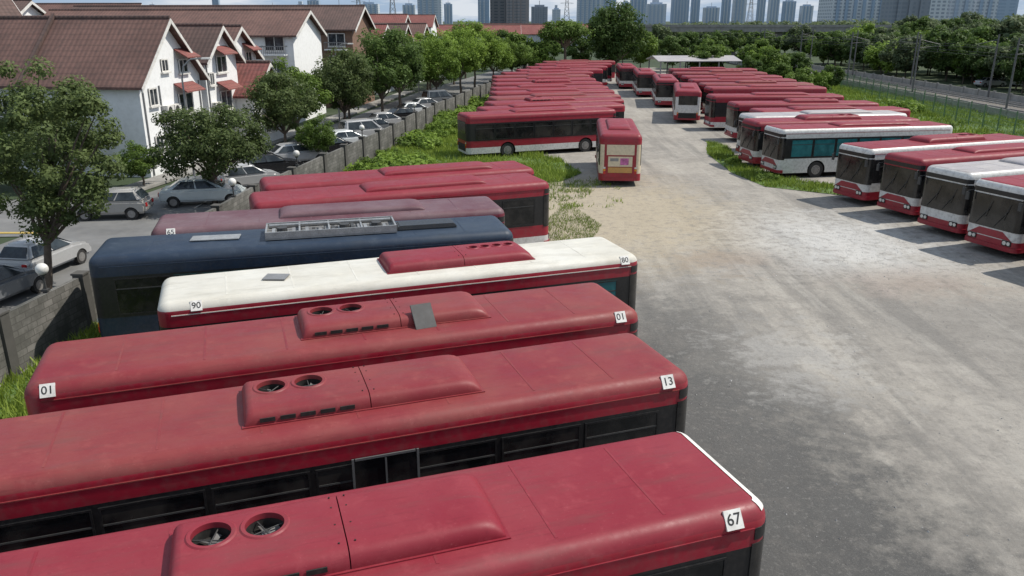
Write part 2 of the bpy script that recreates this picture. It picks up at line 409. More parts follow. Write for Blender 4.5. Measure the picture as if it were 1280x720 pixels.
bra=bus((1.65,33.2),21.5,liv='red',ac='low',acx=.8,label='red bus with dark end windows beside the grass',group=G,detail=1,mirrors=False)
brb=bus((1.1,36.4),21.5,liv='red',ac='low',acx=1.6,label='red bus parked last in the row beside the grass',group=G,detail=1,mirrors=False)
def door_mesh():
    b=MB();w=1.15;h=1.35
    b.box(-w/2,w/2,-.012,0,0,h,0)
    for q in((-w/2,-w/2+.04,0,h),(w/2-.04,w/2,0,h),(-.015,.015,.06,h-.06),(-w/2+.06,w/2-.06,0,.04),(-w/2+.06,w/2-.06,h-.04,h)): b.box(q[0],q[1],-.035,-.012,q[2],q[3],1)
    return b.mesh('door',['glass',M['rim_dark']])
M['rim_dark']=mat('dull_grey_frame',(.11,.11,.11),.6,.1)
dm=door_mesh()
inst('door',dm,b13,(.35,-W/2-.022,1.18));inst('door',dm,b67,(-1.2,-W/2-.022,1.18))
def panel(m):
    b=MB();b.box(-.24,.24,-.3,.3,0,.03,0);return b.mesh('loose_panel',[m],bevel=.008)
inst('loose_panel',panel('darkmetal'),b01,(1.35,-.52,H+.20),(rad(48),0,.1))
inst('roof_hatch',panel('greymetal'),b90,(-3.6,0,H+.02),(0,0,1.2));inst('roof_hatch',panel('chrome'),bnv,(-2.9,.1,H+.02),(0,0,1.5),(1.2,2.4,1))
def blkhatch():
    b=MB();b.box(-1.,1.,-.4,.4,0,.14,0,tx=.1,ty=.05);return b.mesh('roof_cover',['blackband'],bevel=.03)
inst('roof_cover',blkhatch(),bnv,(3.6,0,H+.01))
GL='red buses lined up along the grass strip'
pos=[(-3.2,57.5),(-2.0,61.5),(-1.6,66),(-1.5,70.5),(-1.6,76),(-1.7,81),(-1.8,87),(-1.9,93),(-2,99),(-1,105.5),(1,112),(2.5,119),(4,127),(5.5,135)]
for i,(x,y) in enumerate(pos):
    an=22-min(i,6)*1.5+R.uniform(-1,1);a=rad(an)
    bus((x+12*math.cos(a),y+12*math.sin(a)),an,liv=['red','redwhite','red','rust','redwhite'][i%5],ac=['low','low','twin','low'][i%4],acx=R.uniform(-1,1),detail=1 if i<2 else 0,
        label='red-roofed city bus standing in the row beside overgrown grass',group=GL,flip=(i%3==1),mirrors=False)
def up_bus(x,y,an,L,liv,front,label,**k):
    a=rad(an);d=Vector((math.cos(a),math.sin(a)));c=Vector((x,y))+d*L/2
    p=Vector((-d.y,d.x));ne=c+d*L/2-p*W/2
    return bus((ne.x,ne.y),an,L=L,liv=liv,flip=front,label=label,**k)
lone=up_bus(6.45,47.6,85.5,8.6,'rearcream',False,'red and cream bus with white poster on its rear',detail=1,ac='low',acx=.3,mirrors=False)
def bx(x0,x1,y0,y1,z0,z1,m,nm,bv=.01):
    b=MB();b.box(x0,x1,y0,y1,z0,z1,0);return b.mesh(nm,[m],bevel=bv)
inst('rear_frame',bx(-.012,0,-.95,.95,0,2.1,'redside','frame'),lone,(-4.3,0,.55))
inst('rear_panel',bx(-.02,0,-.82,.82,0,.62,'cream','panel'),lone,(-4.312,0,1.88))
inst('engine_cover',bx(-.02,0,-.72,.72,0,.34,'orange','cover'),lone,(-4.312,0,.82))
def poster():
    b=MB();b.box(-.02,0,-.72,.72,0,.6,0);b.box(-.024,-.02,-.5,.0,.1,.5,1);b.box(-.024,-.02,.1,.6,.32,.5,2);return b.mesh('rear_poster',['cream','pink','greymetal'])
inst('rear_poster',poster(),lone,(-4.312,0,1.2))
GR='buses facing down the lane'
for x,y,an in((16.9,78.5,80),(17.6,93,83),(17.4,106,85),(16.8,119,86)):
    up_bus(x,y,an,11,R.choice(['redwhite','red']),y>90,'red bus parked end-on beside the lane',detail=0,ac='low',group=GR)
GF='city buses with fronts toward the lane'
for i,(x,y,an,liv) in enumerate(((18.8,42.0,20,'whitered'),(19.8,38.6,20,'redwhite'),(20.2,35.0,20.5,'grey'),(20.7,31.7,21,'whitered'),(21.6,28.3,22,'redwhite'))):
    a=rad(an);L=12
    bus((x+L*math.cos(a),y+L*math.sin(a)),an,L=L,liv=liv,flip=True,ac=['twin','low','low','twin','low'][i],acx=-.5,detail=1,
     label=('white and red city bus with grey roof and big black windshield' if liv=='grey' else 'red and white city bus with big black windshield'),group=GF)
GB='buses parked in the yard by the railway'
for i,(x,y,an,liv,tw) in enumerate(((16.7,50.0,10,'teal',2),(16.2,53.6,9,'redwhite',0),(16.9,57.0,9,'grey',0),(18.5,60.4,7,'red',0),(18.1,66.0,3,'redwhite',0),(17.9,73.0,2,'red',0),
    (19.8,82,3,'red',0),(20.3,87,3,'rust',0),(20.4,93,2,'redwhite',0),(20.8,99,3,'red',0),(21,106,2,'rust',0),(22,114,2,'red',0))):
    a=rad(an);L=12
    bus((x+L*math.cos(a),y+L*math.sin(a)),an,L=L,liv=liv,flip=True,ac=['low','twin','low'][i%3],acx=R.uniform(-1,1),detail=1 if i<3 else 0,tealwin=tw,
     label=('white bus with red roof and teal windows' if tw else 'red-roofed bus parked among others near railway trees'),group=GB)
# ------------------------------------------------------------ ground
def sheet(name,poly,z,m,kind='structure'):
    b=MB();b.add([(x,y,z) for x,y in poly],[tuple(range(len(poly)))],0)
    me=b.mesh(name,[m]);
    if me.polygons[0].normal.z<0: me.flip_normals()
    return inst(name,me,kind=kind)
def ground_mat():
    m,nt,b=base_mat('yard_gravel');v=coords(nt,False)
    n2=noise(nt,v,.6,6,.7);n3=noise(nt,v,7,6,.75);n4=noise(nt,v,40,2);n5=noise(nt,v,.55,6,.65,(1,.10,1),.13);n6=noise(nt,v,2.2,6,.7);n7=noise(nt,v,.16,5,.65);n8=noise(nt,v,1.6,4,.6,(1,.05,1),.12)
    c=mix(nt,maprange(nt,n2,.3,.7),(.225,.205,.18),(.335,.31,.275))
    c=mix(nt,mth(nt,'MULTIPLY',maprange(nt,n7,.45,.6),.6),c,(.375,.345,.30))
    c=mix(nt,mth(nt,'MULTIPLY',maprange(nt,n5,.48,.6),.6),c,(.165,.155,.142))
    c=mix(nt,mth(nt,'MULTIPLY',maprange(nt,n8,.55,.64),.3),c,(.42,.395,.35))
    def blob(px,py,r0,r1,sx=1,sy=1,amp=3.):
        mp=nd(nt,'ShaderNodeMapping');mp.inputs['Scale'].default_value=(sx,sy,0);nt.links.new(v,mp.inputs[0])
        ds=nd(nt,'ShaderNodeVectorMath',operation='DISTANCE');nt.links.new(mp.outputs[0],ds.inputs[0]);ds.inputs[1].default_value=(px*sx,py*sy,0)
        dd=mth(nt,'ADD',ds.outputs['Value'],mth(nt,'MULTIPLY',mth(nt,'SUBTRACT',n2,.5),amp*2.5));dd=mth(nt,'ADD',dd,mth(nt,'MULTIPLY',mth(nt,'SUBTRACT',n6,.5),amp*1.6))
        return maprange(nt,dd,r0,r1,1.,0.)
    c=mix(nt,mth(nt,'MULTIPLY',blob(.5,11,6,9.5,.9,.5,3),.93),c,(.068,.067,.066))
    c=mix(nt,mth(nt,'MULTIPLY',blob(5,22,2,5,1,.5,3),.65),c,(.11,.107,.102))
    c=mix(nt,mth(nt,'MULTIPLY',blob(17,24,2,6,.7,1,3),.35),c,(.15,.143,.135))
    c=mix(nt,mth(nt,'MULTIPLY',blob(13,16,1,3.5,1,.7,3),.3),c,(.30,.28,.255))
    c=mix(nt,mth(nt,'MULTIPLY',blob(4.5,41,4,9,1,.7,3),.8),c,(.38,.32,.23))
    c=mix(nt,mth(nt,'MULTIPLY',blob(15,35,1,4.5,.8,.6,3),.7),c,(.52,.51,.49))
    c=mix(nt,mth(nt,'MULTIPLY',blob(8.5,22,.5,2.,.8,.6,3),.45),c,(.44,.42,.39))
    c=mix(nt,mth(nt,'MULTIPLY',blob(15.5,29,.5,2.5,.6,1,2),.4),c,(.22,.15,.11))
    c=mix(nt,mth(nt,'MULTIPLY',blob(9,32,.5,2.2,.8,.9,2),.4),c,(.22,.16,.12))
    c=mix(nt,mth(nt,'MULTIPLY',maprange(nt,n6,.5,.64),.4),c,(.14,.13,.12))
    c=mix(nt,mth(nt,'MULTIPLY',maprange(nt,n3,.54,.7),.45),c,(.12,.115,.105))
    c=mix(nt,mth(nt,'MULTIPLY',maprange(nt,n3,.46,.3),.3),c,(.36,.34,.31))
    c=mix(nt,mth(nt,'MULTIPLY',maprange(nt,n4,.62,.72),.35),c,(.43,.41,.38))
    nt.links.new(c,b.inputs['Base Color']);b.inputs['Roughness'].default_value=.92;b.inputs['Specular IOR Level'].default_value=.2
    bump(nt,b,mth(nt,'ADD',n3,mth(nt,'MULTIPLY',n2,2.)),.6,.05);return m
M['yard']=ground_mat()
M['terrain']=mat('far_ground',(.035,.055,.02),.95,var=.4,scale=.02,dirt=.4,dirtcol=(.07,.075,.045),rnd=False)
M['asphalt']=mat('street_asphalt',(.15,.148,.145),.85,var=.25,scale=.5,dirt=.4,dirtcol=(.20,.19,.175),rnd=False,bmp=.2)
M['pavement']=mat('pavement_concrete',(.27,.26,.24),.9,var=.2,scale=1.,rnd=False)
M['grassbase']=mat('grass_soil',(.08,.14,.028),.95,var=.5,scale=.6,dirt=.5,dirtcol=(.17,.15,.07),rnd=False)
M['ballast']=mat('ballast',(.13,.115,.10),.95,var=.3,scale=3,rnd=False,bmp=.5)
M['paintline']=mat('road_paint',(.62,.61,.56),.7,dirt=.5,scale=3,rnd=False)
M['yellowline']=mat('yellow_paint',(.45,.32,.08),.7,dirt=.6,scale=3,rnd=False)
sheet('ground',[(-3500,-200),(3500,-200),(3500,6000),(-3500,6000)],-.06,'terrain')
wallp=[(-14.8,12),(-14.1,20.6),(-13.7,24.2),(-13.5,28),(-12.8,34),(-12.6,38.5),(-11.4,48.2),(-9.8,59),(-7.6,79),(-4,101),(0,130),(4,165)]
sheet('yard_ground',[(-16.5,-12),(45,-12),(40,20),(36,45),(35,65),(38,125),(30,175)]+wallp[::-1],0,'yard')
sheet('street',[(-32,-10),(-16.7,-10)]+[(x-.2,y) for x,y in wallp]+[(-3,168),(-13,115),(-19.8,54),(-22.5,38),(-24,25)],-.02,'asphalt')
sheet('side_street',[(-80,33),(-22,36),(-21.5,44),(-80,44)],-.024,'asphalt')
grassp=[(-12.4,38.8),(-9,43.0),(-3,46.5),(3,49),(4.6,52),(3.5,57),(0,63),(-.5,80),(1,115),(-1.8,114),(-3.8,101),(-7.4,79),(-9.6,59),(-11.2,48)]
sheet('grass_strip',grassp,.02,'grassbase')
grass2=[(-14.6,12),(-9.5,12.5),(-9.6,19),(-12.4,21),(-12.6,26),(-11.3,30),(-11.4,38),(-12.4,38.5),(-12.6,34),(-13.3,28),(-13.5,24.2),(-13.9,20.6)]
sheet('grass_verge',grass2,.02,'grassbase')
grass3=[(35,20),(50,20),(50,60),(51,150),(40,170),(38,125),(34.5,65),(35.5,45)]
sheet('railway_verge',grass3,.03,'grassbase')
grass4=[(15.2,47.5),(19.5,44.5),(21,46.5),(18,49),(16,55),(17,64),(16,66),(14.6,60),(14.4,52)]
sheet('weed_patch',grass4,.02,'grassbase')
b=MB();pv=[(-24.6,25),(-23.1,38),(-20.4,54),(-13.6,115)]
for (x0,y0),(x1,y1) in zip(pv[:-1],pv[1:]):
    if y0>30 and y0<40: y0,x0=45,-21.9
    if y1==38: y1=33;x1=-23.7
    b.add([(x0,y0,-.02),(x1,y1,-.02),(x1-1.6,y1,-.02),(x0-1.6,y0,-.02),(x0,y0,.12),(x1,y1,.12),(x1-1.6,y1,.12),(x0-1.6,y0,.12)],[(0,1,5,4),(4,5,6,7),(1,2,6,5),(0,3,7,4),(2,3,7,6)],0)
inst('pavement',b.mesh('pavement',['pavement']),kind='structure')
b=MB()
for i in range(9):
    y=30+i*2.6;b.box(-16.9,-14.9,y,y+.1,0,.004,0)
for i in range(14):
    y=42+i*5;x=-17.2+(y-40)*.12;b.box(x,x+.1,y,y+2.2,0,.004,0)
inst('road_marking',b.mesh('road_marking',['paintline','yellowline']),kind='structure')
b=MB();b.box(-24.5,-22.3,36.4,36.7,0,.004,0);inst('yellow_marking',b.mesh('yellow_marking',['yellowline']),kind='structure')
# ------------------------------------------------------------ block wall
def wall_mat():
    m,nt,b=base_mat('weathered_blocks');uv=nd(nt,'ShaderNodeUVMap');br=nd(nt,'ShaderNodeTexBrick');nt.links.new(uv.outputs[0],br.inputs[0])
    br.inputs['Scale'].default_value=1;br.inputs['Brick Width'].default_value=.4;br.inputs['Row Height'].default_value=.2;br.inputs['Mortar Size'].default_value=.012
    br.inputs['Color1'].default_value=(.12,.115,.105,1);br.inputs['Color2'].default_value=(.20,.19,.175,1);br.inputs['Mortar'].default_value=(.08,.075,.068,1)
    v=coords(nt,False);n=noise(nt,v,.7,6,.7);c=mix(nt,mth(nt,'MULTIPLY',maprange(nt,n,.42,.62),.8),br.outputs[0],(.05,.05,.042))
    nt.links.new(c,b.inputs['Base Color']);b.inputs['Roughness'].default_value=.95;bump(nt,b,br.outputs['Fac'],-.4,.01);return m
M['block']=wall_mat()
root=inst('block_wall',None,label='weathered grey concrete block wall with piers along the yard',category='wall');root.location=(-14.6,38,0)
def seg_mesh(ln,h,t):
    me=bpy.data.meshes.new('wall_panel')
    me.from_pydata([(0,-t,0),(ln,-t,0),(ln,-t,h),(0,-t,h),(0,t,0),(ln,t,0),(ln,t,h),(0,t,h)],[],[(0,1,2,3),(5,4,7,6),(3,2,6,7),(1,5,6,2),(4,0,3,7)])
    l=me.uv_layers.new(name='UVMap')
    for p in me.polygons:
        for li in p.loop_indices:
            c=me.vertices[me.loops[li].vertex_index].co;l.data[li].uv=(c.x+c.y,c.z) if p.index!=2 else (c.x,c.y)
    me.materials.append(M['block']);return me
pier=MB();pier.box(-.17,.17,-.17,.17,0,1.86,0);pier.box(-.2,.2,-.2,.2,1.86,1.92,0);pier=pier.mesh('pier',['block'])
for (x0,y0),(x1,y1) in zip(wallp[:-1],wallp[1:]):
    ln=math.hypot(x1-x0,y1-y0);n=max(1,round(ln/4.2));a=math.atan2(y1-y0,x1-x0);st=ln/n
    sm=seg_mesh(st,1.8,.075)
    for i in range(n):
        x=x0+(x1-x0)*i/n;y=y0+(y1-y0)*i/n
        inst('wall_panel',sm,root,(x+14.6,y-38,0),(0,0,a),(1,1,R.uniform(.93,1.02)));inst('pier',pier,root,(x+14.6,y-38,0),(0,0,a))
def globe():
    p=MB();p.cyl((0,0,0),(0,0,.5),.04,.03,n=8);p.box(-.09,.09,-.09,.09,0,.06);p.cyl((0,0,.46),(0,0,.54),.08,.10,n=12)
    bm=bmesh.new();bmesh.ops.create_icosphere(bm,subdivisions=3,radius=.18)
    me=bpy.data.meshes.new('globe');bm.to_mesh(me);bm.free();me.materials.append(M['trim']);shade(me,180);return p.mesh('post',['darkmetal'],smooth=30),me
gp,gg=globe()
for (x,y) in ((-13.9,22.6),(-12.72,36),(-11.9,44.2),(-10.3,55.5),(-8.5,71)):
    o=inst('globe_lamp',None,loc=(x,y,1.84),label='white globe lamp on a short post atop the wall',category='lamp',group='globe lamps on the wall')
    inst('post',gp,o);inst('globe',gg,o,(0,0,.68))
# ------------------------------------------------------------ cars
def car_meshes(color,kind):
    L,Wd,Hh={'hatch':(3.7,1.6,1.46),'sedan':(4.4,1.7,1.44),'van':(4.3,1.68,1.8)}[kind]
    prof={'hatch':[(-1.80,.30),(-1.85,.62),(-1.78,.90),(-1.5,.95),(.75,.96),(1.3,.90),(1.68,.78),(1.84,.58),(1.83,.28)],
          'sedan':[(-2.18,.30),(-2.22,.66),(-2.12,.92),(-1.5,.97),(1.0,.95),(1.6,.87),(2.05,.74),(2.2,.55),(2.18,.28)],
          'van':[(-2.12,.30),(-2.15,.8),(-2.08,1.02),(1.2,1.04),(1.75,.93),(2.06,.78),(2.15,.6),(2.13,.28)]}[kind]
    cab={'hatch':(-1.76,1.0,-1.35,.05),'sedan':(-1.85,1.2,-1.0,.20),'van':(-2.08,1.45,-1.85,.55)}[kind]
    zb=.94 if kind!='van' else 1.02
    b=MB();b.prism(prof,-Wd/2,Wd/2,0);body=b.mesh('car_body',[color,'under'],bevel=.11,smooth=60,seg=4)
    wx=(L/2-.75,-L/2+.72);c=MB()
    for x in wx:
        for s in(-1,1):c.cyl((x,s*(Wd/2+.1),.3),(x,s*(Wd/2-.24),.3),.35,n=20)
    body=boolean(body,c.mesh('c',[]))
    for p in body.polygons:
        if abs(p.center.y)<Wd/2-.02 and p.center.z<.64 and any(math.hypot(p.center.x-a,p.center.z-.3)<.36 for a in wx):p.material_index=1
    shade(body,60)
    x0,x1,x2,x3=cab;ins=.24;hw=Wd/2-.05
    b=MB();b.add([(x0,-hw,zb-.04),(x1,-hw,zb-.04),(x1,hw,zb-.04),(x0,hw,zb-.04),(x2,-hw+ins,Hh),(x3,-hw+ins,Hh),(x3,hw-ins,Hh),(x2,hw-ins,Hh)],[(0,3,2,1),(4,5,6,7),(0,1,5,4),(1,2,6,5),(2,3,7,6),(3,0,4,7)],0)
    roof=b.mesh('cabin',[color],bevel=.10,smooth=60,seg=4)
    def pane(P,u0,u1,v0,v1,off=.012):
        A,B,Cc,D=[Vector(p) for p in P];nrm=(B-A).cross(D-A).normalized()
        f=lambda u,v:(A*(1-u)+B*u)*(1-v)+(D*(1-u)+Cc*u)*v
        q=[f(u0,v0),f(u1,v0),f(u1,v1),f(u0,v1)];b=MB();b.add([tuple(p+nrm*off) for p in q]+[tuple(p-nrm*.04) for p in q],[(0,1,2,3),(0,1,5,4),(1,2,6,5),(2,3,7,6),(3,0,4,7)],0)
        return b.mesh('glass',['carglass'])
    z0=zb-.04
    V=[(x0,-hw,z0),(x1,-hw,z0),(x1,hw,z0),(x0,hw,z0),(x2,-hw+ins,Hh),(x3,-hw+ins,Hh),(x3,hw-ins,Hh),(x2,hw-ins,Hh)]
    P=[('windshield',pane([V[1],V[2],V[6],V[5]],.07,.93,.12,.86)),('rear_window',pane([V[3],V[0],V[4],V[7]],.08,.92,.2,.84))]
    for u0,u1 in((.09,.5),(.53,.91)):
        P.append(('side_window',pane([V[0],V[1],V[5],V[4]],u0,u1,.14,.82)));P.append(('side_window',pane([V[2],V[3],V[7],V[6]],1-u1,1-u0,.14,.82)))
    b=MB();b.box(-.06,.0,-.16,.16,-.06,.06,0);hl=b.mesh('headlight',['lamp'],bevel=.02);b=MB();b.box(-.02,.05,-.1,.1,-.1,.1,0);tl=b.mesh('tail',['taillamp'],bevel=.02)
    return dict(body=body,cabin=roof,panes=P,hl=hl,tl=tl,L=L,W=Wd,wx=wx)
def carwheel():
    b=MB();b.cyl((0,-.1,0),(0,.1,0),.3,n=20,m=0);b.cyl((0,-.106,0),(0,-.1,0),.19,n=16,m=1);b.cyl((0,.1,0),(0,.106,0),.19,n=16,m=1);return b.mesh('wheel',['rubber','rim'],smooth=30)
def carpaint(name,c): return mat(name,c,.22,.15,var=.05,dirt=.12)
M['c_silver']=carpaint('silver_car_paint',(.42,.42,.42));M['c_beige']=carpaint('beige_car_paint',(.38,.365,.34));M['c_white']=carpaint('white_car_paint',(.66,.68,.68));M['c_blue']=carpaint('pale_blue_car_paint',(.50,.55,.56))
M['c_black']=carpaint('black_car_paint',(.02,.02,.022));M['c_grey']=carpaint('grey_car_paint',(.16,.17,.18))
def car(x,y,ang,col,kind,label,z=-.02):
    k=cache(('car',col,kind),lambda:car_meshes('c_'+col,kind))
    o=inst('parked_car',None,loc=(x,y,z),rot=(0,0,rad(ang)),label=label,category='car',group='cars parked along the street')
    inst('body',k['body'],o);inst('cabin',k['cabin'],o)
    for n,m in k['panes']:inst(n,m,o)
    w=cache('cw',carwheel)
    for xx in k['wx']:
        for s in(-1,1):inst('wheel',w,o,(xx,s*(k['W']/2-.12),.3))
    for s in(-1,1):inst('headlight',k['hl'],o,(k['L']/2-.02,s*(k['W']/2-.34),.6));inst('tail_light',k['tl'],o,(-k['L']/2,s*(k['W']/2-.24),.72))
car(-20.3,39.8,-172,'beige','hatch','silver beige hatchback parked beside the street tree')
car(-16.8,43.,14,'blue','sedan','pale blue grey sedan parked by the kerb near the wall')
car(-18.6,30.6,82,'silver','hatch','silver hatchback parked beside the block wall')
car(-18.4,26.6,80,'grey','sedan','dark grey sedan parked beside the block wall')
car(-15.7,51.5,30,'black','sedan','black sedan parked near the wall')
car(-15.6,47.3,35,'silver','hatch','silver hatchback parked near the wall')
car(-15.1,55.8,35,'silver','sedan','silver sedan parked near the wall')
for i,(y,c,k) in enumerate(((59.5,'black','hatch'),(63,'white','sedan'),(67,'silver','van'),(71,'grey','sedan'),(75.5,'silver','hatch'),(80,'black','sedan'),(85,'white','sedan'),(90,'silver','sedan'),(96,'grey','van'))):
    car(-13.9+(y-55)*.125+R.uniform(-.3,.3),y,38,c,k,c+' car parked along the tree-lined street')
for i,(x,y,c,k) in enumerate(((72,124,'silver','sedan'),(78,125,'white','van'))):
    car(x,y,10,c,k,c+' car parked under trees beyond the railway',z=-.05)
# ------------------------------------------------------------ houses
def tile_mat(name,c1,c2):
    m,nt,b=base_mat(name);v=coords(nt,False)
    w=nd(nt,'ShaderNodeTexWave',bands_direction='X');w.inputs['Scale'].default_value=.95;w.inputs['Distortion'].default_value=.3;nt.links.new(v,w.inputs[0])
    w2=nd(nt,'ShaderNodeTexWave',bands_direction='Y',wave_profile='SAW');w2.inputs['Scale'].default_value=.9;w2.inputs['Distortion'].default_value=.2;nt.links.new(v,w2.inputs[0])
    n=noise(nt,v,.35,5,.7);n2=noise(nt,v,3,3)
    c=mix(nt,maprange(nt,n,.38,.6),c1,c2);c=mix(nt,mth(nt,'MULTIPLY',w.outputs['Fac'],.2),c,tuple(x*.4 for x in c1));c=mix(nt,mth(nt,'MULTIPLY',maprange(nt,w2.outputs['Fac'],.7,1.),.45),c,tuple(x*.3 for x in c1))
    c=mix(nt,mth(nt,'MULTIPLY',maprange(nt,n2,.5,.7),.45),c,(.06,.045,.04))
    nt.links.new(c,b.inputs['Base Color']);b.inputs['Roughness'].default_value=.85;bump(nt,b,mth(nt,'ADD',mth(nt,'MULTIPLY',w.outputs['Fac'],.5),w2.outputs['Fac']),.6,.06);return m
M['tile']=tile_mat('brown_roof_tiles',(.125,.068,.056),(.18,.098,.08));M['tilered']=tile_mat('red_roof_tiles',(.20,.06,.055),(.25,.09,.075));M['tiledark']=tile_mat('dark_roof_tiles',(.09,.058,.05),(.14,.085,.072))
M['render']=mat('white_render',(.80,.80,.79),.85,var=.03,scale=.6,dirt=.25,dirtcol=(.38,.37,.35),rnd=False)
M['renderblue']=mat('grey_blue_render',(.46,.49,.52),.85,var=.08,scale=.6,rnd=False)
M['brick']=mat('brown_brick',(.20,.12,.085),.9,var=.2,scale=2)
def hwin(w,h):
    b=MB();b.box(-w/2,w/2,-.03,.02,0,h,0);t=.07
    for q in((-w/2-.02,-w/2+t,0,h),(w/2-t,w/2+.02,0,h),(-.03,.03,t,h-t),(-w/2+t,w/2-t,h-t,h+.02),(-w/2+t,w/2-t,0,t)):b.box(q[0],q[1],-.07,-.03,q[2],q[3],1)
    b.box(-w/2-.1,w/2+.1,-.16,0,-.1,-.003,1);return b.mesh('window',['houseglass','trim'])
def awn(w):
    b=MB();b.add([(-w/2,-.9,0),(w/2,-.9,0),(w/2,0,.5),(-w/2,0,.5),(-w/2,-.9,.08),(w/2,-.9,.08),(w/2,0,.6),(-w/2,0,.6)],[(0,1,2,3),(4,5,6,7),(0,1,5,4),(1,2,6,5),(0,3,7,4)],0)
    return b.mesh('awning',['tilered'])
def balc(w):
    b=MB();b.box(-w/2,w/2,-1.,0,0,.12,0);b.box(-w/2,w/2,-1.,-.96,.8,.88,1)
    for i in range(13):
        x=-w/2+i*(w-.04)/12;b.box(x,x+.04,-.99,-.96,.12,.8,1)
    for s in(-w/2,w/2-.04):b.box(s,s+.04,-.96,0,.8,.88,1)
    return b.mesh('balcony',['render','greymetal'])
def acbox():
    b=MB();b.box(-.4,.4,-.32,0,0,.6,0);b.cyl((-.08,-.33,.3),(-.08,-.32,.3),.23,n=18,m=1);return b.mesh('outdoor_unit',['trim','darkmetal'])
def house(x,y,ang,Lh,Wd,he,hr,tile='tile',wallm='render',label='',gablewins=(),sidewins=(),ov=.5,group=None,acs=(),balcs=(),gbalc=(),pipes=()):
    o=inst('terraced_house',None,loc=(x,y,0),rot=(0,0,rad(ang)),label=label,category='house')
    if group:o['group']=group
    b=MB();pl=[(-Wd/2,-.1),(Wd/2,-.1),(Wd/2,he),(0,hr-.1),(-Wd/2,he)];n=5
    vs=[(0,p,z) for p,z in pl]+[(-Lh,p,z) for p,z in pl]
    b.add(vs,[(i,(i+1)%n,n+(i+1)%n,n+i) for i in(0,1,4)]+[tuple(range(n)),tuple(range(n,2*n))[::-1]],0)
    inst('wall',b.mesh('wall',[wallm]),o)
    b=MB();sl=(hr-he)/(Wd/2);ey=Wd/2+ov;ez=he-sl*ov;t=.16
    for s in(-1,1):
        b.add([(ov,0,hr),(-Lh-ov,0,hr),(-Lh-ov,s*ey,ez),(ov,s*ey,ez),(ov,0,hr+t),(-Lh-ov,0,hr+t),(-Lh-ov,s*ey,ez+t),(ov,s*ey,ez+t)],[(0,1,2,3),(4,5,6,7),(0,3,7,4),(2,3,7,6),(1,2,6,5)],0)
    b.cyl((ov,0,hr+t),(-Lh-ov,0,hr+t),.13,n=8,m=1)
    inst('roof',b.mesh('roof',[tile,'tiledark'],smooth=20),o)
    b=MB()
    for s in(-1,1):
        b.add([(ov+.01,0,hr-.18),(ov+.01,s*ey,ez-.18),(ov+.01,s*ey,ez+.1),(ov+.01,0,hr+.1),(ov+.06,0,hr-.18),(ov+.06,s*ey,ez-.18),(ov+.06,s*ey,ez+.1),(ov+.06,0,hr+.1)],[(0,1,2,3),(4,5,6,7),(0,1,5,4),(3,2,6,7),(1,2,6,5)],0)
    inst('barge_board',b.mesh('barge_board',['trim']),o)
    if Lh>20 and x<-20 and y<60:
        for px in(-7.5,-15.2):
            b=MB();b.add([(px,-.05,hr+.17),(px-.25,-.05,hr+.17),(px-.25,-ey,ez+.17),(px,-ey,ez+.17),(px,-.05,hr+.42),(px-.25,-.05,hr+.42),(px-.25,-ey,ez+.42),(px,-ey,ez+.42)],[(4,5,6,7),(0,3,7,4),(1,2,6,5),(3,2,6,7)],0)
            inst('parapet',b.mesh('parapet',['tiledark']),o)
    for (py,z,w,h,aw) in gablewins:
        inst('window',cache(('hw',w,h),lambda:hwin(w,h)),o,(.03,py,z),(0,0,rad(90)))
        if aw:inst('awning',cache(('aw',w),lambda:awn(w+.7)),o,(.02,py,z+h+.1),(0,0,rad(90)))
    for (px,z,w,h,aw) in sidewins:
        inst('window',cache(('hw',w,h),lambda:hwin(w,h)),o,(px,-Wd/2-.03,z))
    for (px,z) in balcs: inst('balcony',cache('balc',lambda:balc(2.4)),o,(px,-Wd/2-.01,z))
    for (py,z) in gbalc: inst('balcony',cache('balc',lambda:balc(2.4)),o,(.01,py,z),(0,0,rad(90)))
    for (py,z) in acs: inst('outdoor_unit',cache('acb',acbox),o,(.02,py,z),(0,0,rad(90)))
    for py in pipes:
        b=MB();b.cyl((.06,py,0),(.06,py,he-.4),.05,n=8);inst('downpipe',b.mesh('downpipe',['greymetal']),o)
    return o
gw=((1.7,6.1,1.1,.9,1),(-.6,6.3,.8,.8,0),(1.5,3.4,1.8,1.4,1),(-2.4,4.3,.9,1.1,0),(-2.4,1.2,.9,1.2,0),(1.3,.6,1.8,1.7,0),(-.6,.8,.9,1.3,0))
sw=tuple((-2.2-i*3.6,zz,1.5,1.3,0) for i in range(6) for zz in(.9,3.6))
house(-22.6,54.6,-7.5,25,7.6,5.9,9.5,label='white rendered house end with wide brown tiled roof',gablewins=gw,sidewins=sw[4:],acs=((-1.0,3.6),(-.1,3.6),(-1.0,2.6)),gbalc=((1.5,2.5),),pipes=(-3.5,-1.6,3.5))
house(-21.6,61.5,-7.5,12,5.0,6.9,9.0,tile='tiledark',label='tall white rendered house with narrow gable and red awnings',gablewins=((0,5.8,1.5,1.2,1),(.2,3.1,1.7,1.4,1),(-1.7,5.0,.7,.9,0)),acs=((-1.6,3.2),(-1.6,2.2)),gbalc=((.3,2.0),),pipes=(-2.3,))
house(-19.6,65.6,-7.5,9,5.0,4.2,6.2,tile='tilered',label='low porch house with red tiled roof',gablewins=((0,.9,2,1.5,0),))
house(-22.5,68.5,-7.5,14,6.5,6.6,8.9,tile='tile',label='white rendered house behind street trees',gablewins=gw)
GH='terraced houses along the street'
for i,y in enumerate((103,114,125,137)):
    house(-18.8+(y-103)*.13,y,-7.5,13,7.6,6.+.3*(i%2),8.8,tile=['tile','tilered','tiledark'][i%3],label='white terraced house with tiled roof behind street trees',gablewins=((1.2,6.0,1.1,.9,1),(0,3.3,1.8,1.4,1),(0,.7,1.8,1.7,0)),group=GH)
